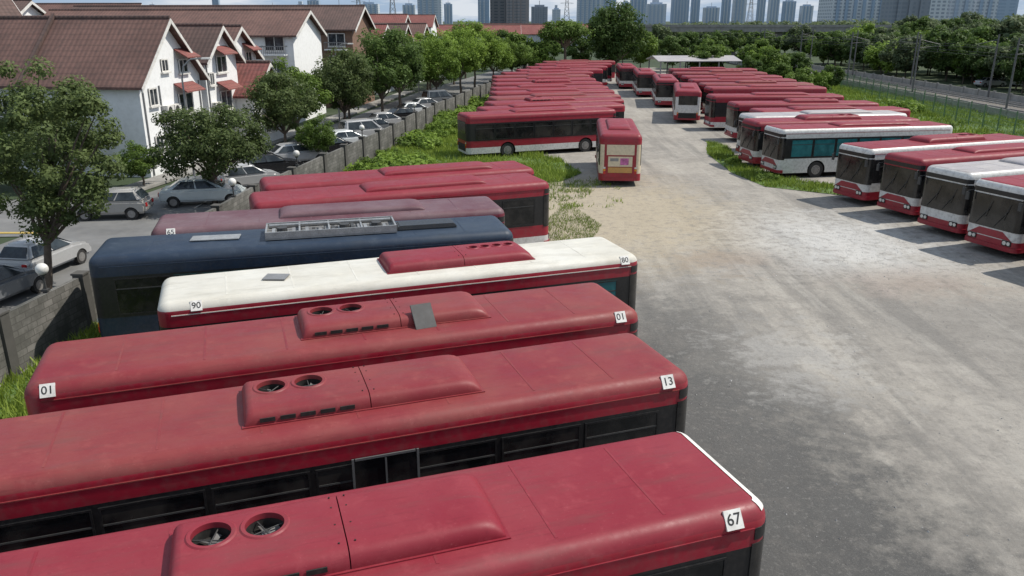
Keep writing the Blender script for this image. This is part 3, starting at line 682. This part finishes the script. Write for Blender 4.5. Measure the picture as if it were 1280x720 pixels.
swb=tuple((-1.8-i*3.1,zz,1.9,1.4,0) for i in range(14) for zz in(1.6,4.3,6.7))
for i,(x,y,l,he,hr,tl,wm) in enumerate(((-20.5,84,26,8.2,10.3,'tile','render'),(-17.5,98,34,8.6,10.9,'tiledark','brick'),(-52,118,34,9,11.5,'tile','render'),(-19,150,34,8.0,10.3,'tilered','render'),(-56,150,40,8.5,11,'tile','brick'),(-48,84,24,8.8,11.2,'tiledark','render'),(-32,185,46,8,10.6,'tile','render'),(-20,215,40,8,10.6,'tilered','render'))):
    h=house(x,y,-4,l,9,he,hr,tile=tl,wallm=wm,label='three storey terrace with brown tiled roof and rows of windows',sidewins=swb[:3*int(l/3.1)],balcs=[(-1.8-j*6.2,z) for j in range(int(l/6.2)) for z in(3.9,6.3)] if i<3 else (),group='brown-roofed terraces')
house(-39,65,50,10,8.5,8.0,11.2,tile='tiledark',wallm='renderblue',label='pale house gable rising behind the wide tiled roof',gablewins=((0,5.5,1.4,1.2,0),))
for i,(x,y) in enumerate(((2,240),(14,262),(-14,250),(30,300),(-40,260),(-80,240),(-95,200),(-110,260),(10,330),(-30,340))):
    house(x,y,R.uniform(-12,5),26,10,5.5,8.,tile=R.choice(['tile','tilered']),wallm=R.choice(['render','renderblue']),label='distant pale house with reddish tiled roof',group='distant houses',sidewins=swb[:12:3])
def slamp():
    b=MB();b.cyl((0,0,0),(0,0,6.2),.08,.05,n=10);pts=[(0,0,6.2),(.15,0,6.9),(.6,0,7.3),(1.2,0,7.35)]
    for p,q in zip(pts[:-1],pts[1:]):b.cyl(p,q,.045,n=8)
    return b.mesh('pole',['greymetal'],smooth=40)
b=MB();b.box(0,.6,-.12,.12,-.06,.06,0,tx=.05,ty=.03);lh=b.mesh('lamp_head',['trim'],bevel=.02);sl=slamp()
def street_lamp(x,y,a,sc_=1):
    o=inst('street_lamp',None,loc=(x,y,0),rot=(0,0,rad(a)),scale=(sc_,)*3,label='tall grey street lamp with curved arm beside the street',category='street lamp',group='street lamps')
    inst('pole',sl,o);inst('lamp_head',lh,o,(1.2,0,7.35))
street_lamp(-19.6,49,10,1.0);street_lamp(-17,80,10);street_lamp(-12.7,112,10)
# ------------------------------------------------------------ vegetation
def leafmat(name,dark,light,trans=.25):
    m,nt,b=base_mat(name);at=nd(nt,'ShaderNodeAttribute');at.attribute_name='leafv'
    oi=nd(nt,'ShaderNodeObjectInfo')
    f=mth(nt,'ADD',at.outputs['Fac'],mth(nt,'MULTIPLY',mth(nt,'SUBTRACT',oi.outputs['Random'],.5),.35))
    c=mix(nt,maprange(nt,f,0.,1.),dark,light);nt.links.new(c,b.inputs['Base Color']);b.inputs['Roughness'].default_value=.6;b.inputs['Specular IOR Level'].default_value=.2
    tr=nd(nt,'ShaderNodeBsdfTranslucent');nt.links.new(c,tr.inputs[0]);ms=nd(nt,'ShaderNodeMixShader');ms.inputs[0].default_value=trans
    nt.links.new(b.outputs[0],ms.inputs[1]);nt.links.new(tr.outputs[0],ms.inputs[2]);nt.links.new(ms.outputs[0],nt.nodes['Material Output'].inputs[0]);return m
M['leafolive']=leafmat('olive_leaves',(.036,.056,.016),(.165,.215,.075),.4)
M['leafdark']=leafmat('dark_green_leaves',(.024,.050,.012),(.12,.185,.045),.4)
M['leafgreen']=leafmat('green_leaves',(.036,.072,.012),(.18,.265,.05),.4)
M['leafbright']=leafmat('bright_green_leaves',(.06,.115,.014),(.26,.37,.065),.4)
M['leaffar']=leafmat('hazy_green_leaves',(.045,.07,.035),(.15,.19,.085),.35)  # paler greens, distance haze is mixed into the leaf colour
M['grassblade']=leafmat('grass_blades',(.10,.155,.02),(.32,.41,.075),.4)
M['drygrass']=leafmat('dry_grass_blades',(.12,.17,.04),(.28,.32,.11),.3)
M['bark']=mat('bark',(.11,.085,.065),.95,var=.3,scale=4,bmp=.5)
def fast_quads(name,V,val,m,nv=4):
    n=len(V)//nv;me=bpy.data.meshes.new(name);me.vertices.add(len(V));me.vertices.foreach_set('co',V.astype(np.float32).ravel())
    me.loops.add(n*nv);me.loops.foreach_set('vertex_index',np.arange(n*nv,dtype=np.int32));me.polygons.add(n)
    me.polygons.foreach_set('loop_start',np.arange(0,n*nv,nv,dtype=np.int32));me.polygons.foreach_set('loop_total',np.full(n,nv,dtype=np.int32))
    me.update(calc_edges=True);at=me.attributes.new('leafv','FLOAT','FACE');at.data.foreach_set('value',val.astype(np.float32));me.materials.append(M[m]);me.validate();return me
def leaves(centers,radii,nper,size,squash=.75,seed=0):
    g=np.random.default_rng(seed);c=np.asarray(centers);r=np.asarray(radii);k=len(c);idx=np.repeat(np.arange(k),nper);n=len(idx)
    d=g.normal(size=(n,3));d/=np.linalg.norm(d,axis=1)[:,None];u=g.random(n)**.42
    off=d*u[:,None]*r[idx][:,None];off[:,2]*=squash;P=c[idx]+off
    nr=d*.9+g.normal(size=(n,3))*.45+np.array([0,0,.5]);nr/=np.linalg.norm(nr,axis=1)[:,None]
    a=np.cross(nr,g.normal(size=(n,3)));a/=np.linalg.norm(a,axis=1)[:,None];b=np.cross(nr,a)
    s=(size*(.6+.8*g.random(n)))[:,None];V=np.empty((n,4,3));V[:,0]=P-a*s;V[:,1]=P-b*s*.5;V[:,2]=P+a*s;V[:,3]=P+b*s*.5
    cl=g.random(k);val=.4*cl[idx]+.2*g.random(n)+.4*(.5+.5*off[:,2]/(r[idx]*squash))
    return V.reshape(-1,3),val
def limbs(b,p0,p1,r0,r1,segs=3,wob=.15,g=R):
    p0=Vector(p0);p1=Vector(p1);prev=p0;pr=r0
    for i in range(1,segs+1):
        t=i/segs;q=p0.lerp(p1,t)+(Vector((g.uniform(-1,1),g.uniform(-1,1),g.uniform(-.3,.5)))*wob*(p1-p0).length*.5 if i<segs else Vector())
        r=r0+(r1-r0)*t;b.cyl(prev,q,pr,r,n=8,cap=False);prev=q;pr=r
def tree_meshes(Ht,cw,ch,ncl,nper,ls,leafm,seed,tr=.16,lean=0,crx=1.,umb=False,rmin=.10,rmax=.19):
    g=random.Random(seed);cz=Ht-ch/2;cs=[];rs=[]
    while len(cs)<ncl:
        x,y,z=g.uniform(-1,1),g.uniform(-1,1),g.uniform(-1,1);q=x*x+y*y+z*z
        if q>1 or q<.12 and g.random()<.6: continue
        if umb and z<-.2: continue
        rr=cw*g.uniform(rmin,rmax);k=1-.45*rr/(cw*.5)
        cs.append((x*cw/2*k*crx+lean,y*cw/2*k,cz+z*ch/2*k));rs.append(rr)
    V,val=leaves(cs,rs,nper,ls,.8,seed);cz0=Ht-ch
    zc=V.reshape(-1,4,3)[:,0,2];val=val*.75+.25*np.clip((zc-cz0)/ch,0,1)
    crown=fast_quads('crown',V,val,leafm)
    b=MB();fork=Vector((lean*.5,0,max(.8,(Ht-ch)*.95)))
    limbs(b,(0,0,-.15),fork,tr,tr*.75,3,.06,g)
    for i in range(min(16,ncl)):
        c=Vector(cs[i]);m=fork.lerp(c,.45)+Vector((0,0,.2));limbs(b,fork,m,tr*.5,tr*.3,2,.15,g);limbs(b,m,c,tr*.3,tr*.08,2,.15,g)
    return b.mesh('trunk',['bark'],smooth=60),crown
def tree(x,y,ms,label,rot=None,s=1.,sz=None,group=None,z=-.02):
    o=inst('tree',None,loc=(x,y,z),rot=(0,0,R.uniform(0,6.28) if rot is None else rot),scale=(s,s,sz or s*R.uniform(.9,1.08)),label=label,category='tree')
    if group:o['group']=group
    inst('trunk',ms[0],o);inst('crown',ms[1],o)
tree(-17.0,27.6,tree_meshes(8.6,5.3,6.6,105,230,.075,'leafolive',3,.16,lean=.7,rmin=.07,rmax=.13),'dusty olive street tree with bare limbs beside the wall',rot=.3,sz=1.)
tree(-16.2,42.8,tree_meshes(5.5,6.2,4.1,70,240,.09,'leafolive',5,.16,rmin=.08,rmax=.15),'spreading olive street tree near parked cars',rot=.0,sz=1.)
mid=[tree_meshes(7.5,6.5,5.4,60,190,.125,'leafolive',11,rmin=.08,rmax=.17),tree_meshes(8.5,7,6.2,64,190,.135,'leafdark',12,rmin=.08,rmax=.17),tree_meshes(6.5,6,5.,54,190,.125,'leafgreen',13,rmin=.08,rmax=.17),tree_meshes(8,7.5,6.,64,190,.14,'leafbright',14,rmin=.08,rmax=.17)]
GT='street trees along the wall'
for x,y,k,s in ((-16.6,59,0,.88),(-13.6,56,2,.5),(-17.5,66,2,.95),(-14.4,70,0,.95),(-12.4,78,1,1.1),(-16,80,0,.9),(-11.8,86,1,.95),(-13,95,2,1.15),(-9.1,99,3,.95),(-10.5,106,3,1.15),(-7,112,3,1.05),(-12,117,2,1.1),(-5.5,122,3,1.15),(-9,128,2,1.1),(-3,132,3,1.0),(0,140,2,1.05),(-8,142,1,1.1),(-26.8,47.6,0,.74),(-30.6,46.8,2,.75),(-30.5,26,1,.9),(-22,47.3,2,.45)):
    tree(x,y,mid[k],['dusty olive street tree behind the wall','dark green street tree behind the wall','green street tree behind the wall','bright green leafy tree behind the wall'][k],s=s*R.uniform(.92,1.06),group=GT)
far=[tree_meshes(9,9,7.4,44,120,.30,'leafdark',21,rmin=.08,rmax=.17),tree_meshes(8,9,6.6,44,120,.30,'leafgreen',22,rmin=.08,rmax=.17),tree_meshes(10,8,8.4,44,120,.30,'leafdark',23,rmin=.08,rmax=.17),tree_meshes(7,9,6,40,120,.3,'leafbright',24,rmin=.08,rmax=.17),tree_meshes(9,11,7.5,46,120,.34,'leaffar',25,rmin=.08,rmax=.17)]
tree(19.5,158,tree_meshes(12.5,11.5,11,90,130,.28,'leafdark',31,.35),'large round dark green tree at the end of the lane')
tree(9.5,150,tree_meshes(9.5,9.5,4.5,50,90,.26,'leafgreen',32,.3,umb=True),'umbrella-shaped light green tree at the end of the lane')
GFt='trees around the far end of the yard'
for x,y,k,s in ((0,152,1,.95),(3,160,3,.85),(5,148,1,.75),(-3,165,0,.95),(14,172,0,.85),(26,168,1,.9),(31,160,0,.8),(24,180,2,.9),(36,150,1,.8),(42,138,3,.75),(40,128,1,.6),(46,134,0,.6),(44,150,1,.8),(38,118,1,.5),(41,110,3,.45),(33,140,1,.7),(36,170,0,.9),(44,180,2,.9),(35,122,2,.45),(36.5,104,1,.45),(45,116,0,.45)):
    tree(x,y,far[k],'leafy green tree near the end of the yard',s=s*R.uniform(.9,1.1),group=GFt)
GW='trees beyond the railway'
for i in range(60):
    y=76+i*2.;x=67.5+R.uniform(0,5)+(i%3)*6
    tree(x,y,far[R.choice([0,0,1,2,4,3])],'dark green tree in the dense belt beyond the railway',s=R.uniform(.68,.95),group=GW)
for i in range(120):
    y=96+210*(i/120)**1.1;x=74+R.uniform(0,75)*(y/150)
    tree(x,y,far[R.choice([0,0,1,2,4,4,3])],'dark green tree in the dense belt beyond the railway',s=R.uniform(.7,1.1)*(1.15 if x/y>.42 else .85),group=GW)
for i in range(60):
    y=R.uniform(170,330);x=R.uniform(-95,70)
    if x<24 and y<232 and x>-62: 
        if R.random()<.55: continue
    tree(x,y,far[R.choice([0,1,2,4,4])],'distant green tree among houses',s=R.uniform(.6,.92),group='distant trees among houses')
for x,y,s in((-50,96,1.15),(-58,99,1.25),(-42,100,1.1),(-66,100,1.3),(-74,92,1.3)):tree(x,y,far[0],'dark tree rising behind the house roofs',s=s,group='distant trees among houses')
g=np.random.default_rng(5);n=1500
yy=g.uniform(300,900,n);xx=g.uniform(-.75,.85,n)*yy;zz=np.where(xx/yy>.2,g.uniform(2,6,n)*(.7+1.4*(xx/yy)),g.uniform(1,3.5,n))
V,val=leaves(np.stack([xx,yy,zz],1),g.uniform(3,5,n)*(yy/600)**.5,45,1.1,.7,9)
inst('woodland',fast_quads('woodland',V,val,'leaffar'),kind='stuff',label='distant belt of hazy green treetops',category='woodland')
def inpoly(P,poly):
    x,y=P[:,0],P[:,1];c=np.zeros(len(P),bool);n=len(poly)
    for i in range(n):
        x0,y0=poly[i];x1,y1=poly[(i+1)%n];cond=((y0>y)!=(y1>y));xi=(x1-x0)*(y-y0)/((y1-y0)+1e-12)+x0;c^=cond&(x<xi)
    return c
def grass(name,poly,n,hmin,hmax,m,seed,wid=.03,label='grass',clump=.5):
    g=np.random.default_rng(seed);p=np.array(poly);lo=p.min(0);hi=p.max(0)
    nc=max(10,n//40);cc=g.random((nc,2))*(hi-lo)+lo;idx=g.integers(0,nc,n);P=cc[idx]+g.normal(size=(n,2))*clump
    k=inpoly(P,poly);P=P[k];idx=idx[k];n=len(P);hc=g.random(nc)
    h=(hmin+(hmax-hmin)*(.5*g.random(n)+.5*hc[idx]));a=g.random(n)*6.28;w=wid*(.6+g.random(n));ln=g.normal(size=(n,2))*.35*h[:,None]
    V=np.zeros((n,3,3));V[:,0,0]=P[:,0]-np.cos(a)*w;V[:,0,1]=P[:,1]-np.sin(a)*w;V[:,1,0]=P[:,0]+np.cos(a)*w;V[:,1,1]=P[:,1]+np.sin(a)*w
    V[:,2,:2]=P+ln;V[:,2,2]=h;V[:,:2,2]=.01
    inst(name,fast_quads(name,V.reshape(-1,3),g.random(n)*.7+.3*hc[idx],m,3),kind='stuff',label=label,category='grass')
grass('tall_grass',grassp,90000,.12,.5,'grassblade',1,.035,'bright green overgrown grass strip by the wall')
grass('tall_grass',grass2,26000,.1,.5,'grassblade',2,.025,'green grass between buses and wall',.3)
grass('tall_grass',grass3,40000,.2,.6,'grassblade',3,.06,'green grass verge along the railway',.8)
grass('tall_grass',grass4,14000,.1,.4,'grassblade',4,.03,'weeds growing around parked buses',.35)
grass('tall_grass',[(1.8,34),(3.6,35),(4.4,38),(3.0,43),(1.4,38)],5500,.05,.18,'drygrass',6,.016,'thin dry grass on sandy ground',.35)
grass('tall_grass',[(-8,39),(0,41.5),(4,44),(6,50),(0,50),(-9,46)],9000,.05,.3,'drygrass',7,.025,'thin dry grass on sandy ground',.3)
grass('tall_grass',[(-10,39),(6,42),(7,52),(0,52),(-9,47)],3500,.05,.25,'grassblade',11,.025,'sparse green grass on sandy ground',.35)
def bush(seed,m,r=.9,ls=.12,n=14):
    g=random.Random(seed);cs=[(g.uniform(-r,r),g.uniform(-r,r),g.uniform(.15,r*.6)) for _ in range(n)];V,val=leaves(cs,[g.uniform(.3,.5)*r for _ in cs],70,ls,.8,seed);return fast_quads('bush',V,val,m)
bs=[bush(1,'leafbright'),bush(2,'leafgreen'),bush(3,'leafbright',1.2,.16)]
for i in range(60):
    t=R.random();y=42+t*66;x=np.interp(y,[p[1] for p in wallp],[p[0] for p in wallp])+R.uniform(.7,4.5)
    inst('bush',bs[i%3],loc=(x,y,0),rot=(0,0,R.uniform(0,6)),scale=(R.uniform(.6,1.3),)*3,label='leafy green weed bush in the grass strip',category='bush',group='weed bushes')
for x,y in((-12.6,29),(-12.3,33),(-12.8,20.5),(-12.8,17.5),(-13.4,15),(16,49.6),(15.5,56),(32,70),(34,80),(36,90),(37,100),(33,60),(40,75),(38,112),(39,66),(42,88)):
    inst('bush',bs[R.randrange(3)],loc=(x,y,0),rot=(0,0,R.uniform(0,6)),scale=(R.uniform(.5,.9)*(.75 if x<20 else 1.5),)*3,label='leafy green bush by the yard edge',category='bush',group='weed bushes')
g=np.random.default_rng(8);n=4500;P=np.stack([g.uniform(1,24,n),g.uniform(6,50,n)],1);P=np.concatenate([P,np.stack([g.normal(15,2,1800),g.normal(35,3,1800)],1)]);n=len(P)
s=.006+.022*g.random(n)**4;tet=np.array([(1,1,-.4),(-1,1,-.3),(0,-1,-.4),(0,0,.5)])
fc=[(0,2,1),(0,1,3),(1,2,3),(2,0,3)]
T=tet[None]*s[:,None,None]*g.uniform(.6,1.4,(n,4,3));T[:,:,2]+=s[:,None]*.4;T[:,:,0]+=P[:,0,None];T[:,:,1]+=P[:,1,None]
V=np.stack([T[:,list(f)] for f in fc],1).reshape(-1,3)
M['stone']=leafmat('loose_stone',(.25,.245,.24),(.65,.63,.6),0.)
inst('gravel',fast_quads('gravel',V,np.repeat(g.random(n),4),'stone',3),kind='stuff',label='loose pale stones scattered over the yard',category='gravel')
# ------------------------------------------------------------ railway, fence, canopy
sheet('railway_bed',[(50,20),(62,20),(61.5,150),(56,260),(48,260),(51.5,150)],.06,'ballast')
b=MB()
for cx in(53.6,58.6):
    for dx in(-.53,.53):b.box(cx+dx-.05,cx+dx+.05,20,250,.2,.38,0)
    for i in range(320):
        y=22+i*.7;b.box(cx-1.1,cx+1.1,y,y+.24,.07,.2,1)
inst('railway_track',b.mesh('railway_track',['rim','pavement']),kind='structure')
for x,lb in((50.6,'low concrete barrier on the yard side of the railway'),(61.6,'low concrete barrier on the far side of the railway')):
    b=MB()
    for i in range(60):
        y=22+i*3.6;b.box(x-.12,x+.12,y,y+3.5,0,.8,0,tx=.05)
        b.box(x-.17,x+.17,y-.15,y+.05,0,.95,0)
    inst('railway_barrier',b.mesh('barrier',['pavement']),label=lb,category='barrier',group='railway barriers')
cp=MB();cp.cyl((0,0,0),(0,0,7.8),.12,.09,n=10);cp.cyl((0,0,7.2),(2.6,0,6.6),.035,n=6);cp.cyl((0,0,6.2),(2.6,0,6.4),.035,n=6);cp.cyl((2.4,0,6.4),(2.4,0,5.7),.02,n=6);cpm=cp.mesh('pole',['rim_dark'],smooth=40)
for y in(62,84.5,105,126,148,170,206):
    for x,a in((51.2,0),(61,180)):
        o=inst('catenary_pole',None,loc=(x,y,0),rot=(0,0,rad(a)),label='grey overhead line mast beside the railway',category='pole',group='railway masts');inst('mast',cpm,o)
for cx in(53.6,58.6):
    b=MB();b.cyl((cx,20,5.7),(cx,250,5.7),.02,n=5);b.cyl((cx,20,6.5),(cx,250,6.5),.02,n=5);inst('overhead_wire',b.mesh('overhead_wire',['darkmetal']),label='thin overhead wires above the railway track',category='wire',group='railway wires')
M['fencegreen']=mat('green_fence_paint',(.10,.18,.09),.6)
fr=inst('fence',None,loc=(40,50,0),label='green wire mesh fence beside the railway verge',category='fence')
fa=math.atan2(75,9);b=MB()
for z in(.1,.5,.9,1.3,1.7,2.1):b.box(0,80,-.012,.012,z,z+.025,0)
for i in range(400):b.box(i*.2,i*.2+.01,-.01,.01,.1,2.1,0)
inst('wire_mesh',b.mesh('wire_mesh',['fencegreen']),fr,(0,0,0),(0,0,fa))
po=MB();po.box(-.04,.04,-.04,.04,0,2.3,0);po=po.mesh('post',['fencegreen'])
for i in range(28):inst('post',po,fr,(math.cos(fa)*i*3,math.sin(fa)*i*3,0),(0,0,fa))
def canopy(x,y,L_,W_,h,label):
    o=inst('canopy_shed',None,loc=(x,y,0),rot=(0,0,rad(4)),label=label,category='shed')
    b=MB();b.add([(0,0,h),(L_,0,h),(L_,W_/2,h+.7),(0,W_/2,h+.7),(0,W_,h),(L_,W_,h),(0,0,h+.12),(L_,0,h+.12),(L_,W_/2,h+.82),(0,W_/2,h+.82),(0,W_,h+.12),(L_,W_,h+.12)],[(0,1,2,3),(3,2,5,4),(6,7,8,9),(9,8,11,10),(0,1,7,6),(4,5,11,10),(1,2,8,7),(2,5,11,8),(0,3,9,6),(3,4,10,9)],0)
    inst('roof',b.mesh('roof',['greyroof']),o);pm=MB();pm.box(-.1,.1,-.1,.1,0,h,0);pm=pm.mesh('column',['greymetal'])
    for i in range(5):
        for yy in(.4,W_-.4):inst('column',pm,o,(.5+i*(L_-1)/4,yy,0))
canopy(24,136,14,9,3.0,'long pale grey canopy roof on columns behind the buses')
# elevated viaduct far behind the canopy
o=inst('viaduct',None,loc=(34,235,0),rot=(0,0,rad(-4)),label='long pale concrete viaduct behind the trees',category='bridge')
b=MB();b.box(0,70,0,5,6.4,7.6,0);b.box(0,70,-.15,.1,7.6,8.3,0);inst('deck',b.mesh('deck',['pavement']),o)
pm=MB();pm.box(-.8,.8,1.5,3.5,0,6.4,0);pm=pm.mesh('column',['pavement'])
for i in range(6):inst('column',pm,o,(3+i*12.5,0,0))
# ------------------------------------------------------------ skyline
def tower_mat(name,wallc,winc,sx,sz):
    m,nt,b=base_mat(name);tc=nd(nt,'ShaderNodeTexCoord');sp=nd(nt,'ShaderNodeSeparateXYZ');nt.links.new(tc.outputs['Object'],sp.inputs[0])
    def band(o,s,th):
        return mth(nt,'GREATER_THAN',mth(nt,'FRACT',mth(nt,'MULTIPLY',o,s),0),th)
    f=mth(nt,'MULTIPLY',band(mth(nt,'ADD',sp.outputs[0],sp.outputs[1]),sx,.4),band(sp.outputs[2],sz,.45))
    oi=nd(nt,'ShaderNodeObjectInfo')
    c=mix(nt,f,wallc,winc);c=mix(nt,mth(nt,'MULTIPLY',oi.outputs['Random'],.5),c,(.40,.46,.54));nt.links.new(c,b.inputs['Base Color']);b.inputs['Roughness'].default_value=.7;return m  # blue-grey blend puts aerial haze into the wall colour, random per tower
TM=[tower_mat('tower_pale',(.52,.55,.58),(.33,.38,.44),.12,.28),tower_mat('tower_blue',(.28,.37,.48),(.21,.29,.40),.1,.3),tower_mat('tower_dark',(.12,.115,.12),(.05,.055,.065),.14,.3),tower_mat('tower_brown',(.20,.14,.11),(.09,.075,.07),.12,.3),tower_mat('tower_white',(.58,.60,.62),(.26,.29,.33),.2,.3)]  # pale bluish wall colours stand in for haze over the distance
def tower(X0,X1,Yt,d,mi):
    x0=(X0-640)*.001*d/1.05;x1=(X1-640)*.001*d/1.05;h=9.5+(28-Yt)*.001*d*1.0
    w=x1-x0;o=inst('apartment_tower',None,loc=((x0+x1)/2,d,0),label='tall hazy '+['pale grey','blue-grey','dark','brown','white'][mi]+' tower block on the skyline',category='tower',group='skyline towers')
    b=MB();b.box(-w/2,w/2,-w*.35,w*.35,0,h,0);b.box(-w*.3,w*.3,-w*.2,w*.2,h,h*1.03+2,1)
    if int(X0)%3==0: b.box(-w*.2,w*.12,-w*.15,w*.15,h*1.03+2,h*1.1+6,0)
    if w>20:
        for i in range(int(w/9)):b.box(-w/2+4+i*9,-w/2+7+i*9,-w*.35-1.5,-w*.35,0,h*.97,1)
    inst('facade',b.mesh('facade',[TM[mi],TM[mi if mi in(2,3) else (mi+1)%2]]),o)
    b=MB();b.cyl((0,0,h),(0,0,h+w*.25+3),.5,n=6);inst('antenna',b.mesh('antenna',['greymetal']),o)
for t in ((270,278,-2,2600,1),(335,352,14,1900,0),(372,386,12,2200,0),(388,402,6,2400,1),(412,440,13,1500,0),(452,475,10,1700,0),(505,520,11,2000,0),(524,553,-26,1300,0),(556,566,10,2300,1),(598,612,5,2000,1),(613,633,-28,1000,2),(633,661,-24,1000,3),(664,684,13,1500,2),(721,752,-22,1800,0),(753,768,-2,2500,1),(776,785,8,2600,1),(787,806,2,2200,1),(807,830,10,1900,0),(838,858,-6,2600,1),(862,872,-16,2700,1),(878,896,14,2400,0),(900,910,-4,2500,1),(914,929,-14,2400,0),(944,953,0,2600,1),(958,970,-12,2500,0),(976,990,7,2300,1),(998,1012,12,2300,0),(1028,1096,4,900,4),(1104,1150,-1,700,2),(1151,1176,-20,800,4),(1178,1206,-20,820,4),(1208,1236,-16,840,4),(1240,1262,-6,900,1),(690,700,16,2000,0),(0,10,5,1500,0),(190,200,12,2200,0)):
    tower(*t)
def pylon():
    b=MB();h=34;w=3.2
    for sx in(-1,1):
        for sy in(-1,1):b.cyl((sx*w,sy*w,0),(sx*.5,sy*.5,h),.2,.14,n=5)
    for i in range(9):
        t0=i/9;t1=(i+1)/9;a=w+( .5-w)*t0;c=w+(.5-w)*t1
        for s in(-1,1):
            b.cyl((-a,s*a,h*t0),(c,s*c,h*t1),.1,n=4);b.cyl((a,s*a,h*t0),(-c,s*c,h*t1),.1,n=4);b.cyl((s*a,-a,h*t0),(s*c,c,h*t1),.1,n=4);b.cyl((s*a,a,h*t0),(s*c,-c,h*t1),.1,n=4)
    for z,l in((h*.7,6),(h*.82,5),(h*.94,4)):
        for s in(-1,1):b.cyl((0,0,z+1),(s*l,0,z),.12,n=4);b.cyl((0,0,z-.6),(s*l,0,z),.12,n=4)
    return b.mesh('lattice',['greymetal'])
pm=pylon()
for X,d in((450,700),(492,620),(708,760),(936,800),(36,600)):
    o=inst('electricity_pylon',None,loc=((X-640)*.001*d/1.05,d,0),label='grey lattice electricity pylon on the horizon',category='pylon',group='electricity pylons');inst('lattice',pm,o)
# ------------------------------------------------------------ light, world, camera
EL=53;AZ=80
s=Vector((math.cos(rad(EL))*math.sin(rad(AZ)),math.cos(rad(EL))*math.cos(rad(AZ)),math.sin(rad(EL))))
ld=bpy.data.lights.new('sun','SUN');ld.energy=4.7;ld.angle=rad(.55);ld.color=(1,.95,.86);lo=bpy.data.objects.new('sun',ld);COL.objects.link(lo);lo.rotation_euler=s.to_track_quat('Z','Y').to_euler();lo.location=(0,0,50)
w=bpy.data.worlds.new('World');sc.world=w;w.use_nodes=True;nt=w.node_tree;bg=nt.nodes['Background']
sk=nd(nt,'ShaderNodeTexSky',sky_type='NISHITA');sk.sun_disc=False;sk.sun_elevation=rad(EL);sk.sun_rotation=rad(AZ);sk.dust_density=.6;sk.air_density=1.
tc=nd(nt,'ShaderNodeTexCoord');n1=noise(nt,tc.outputs['Generated'],5.0,8,.62,(1,1,7))
blue=mix(nt,.75,sk.outputs[0],(2.6,4.1,6.4))
c=mix(nt,maprange(nt,n1,.44,.58,.05,.95),blue,(6.6,7.0,7.5));nt.links.new(c,bg.inputs[0]);bg.inputs[1].default_value=.11
cam=bpy.data.cameras.new('camera');co=bpy.data.objects.new('camera',cam);COL.objects.link(co);co.location=(0,0,9.5);co.rotation_euler=(rad(90-18.52),0,0);cam.lens=28.12;cam.sensor_width=36;cam.clip_end=9000;cam.clip_start=.1
sc.camera=co
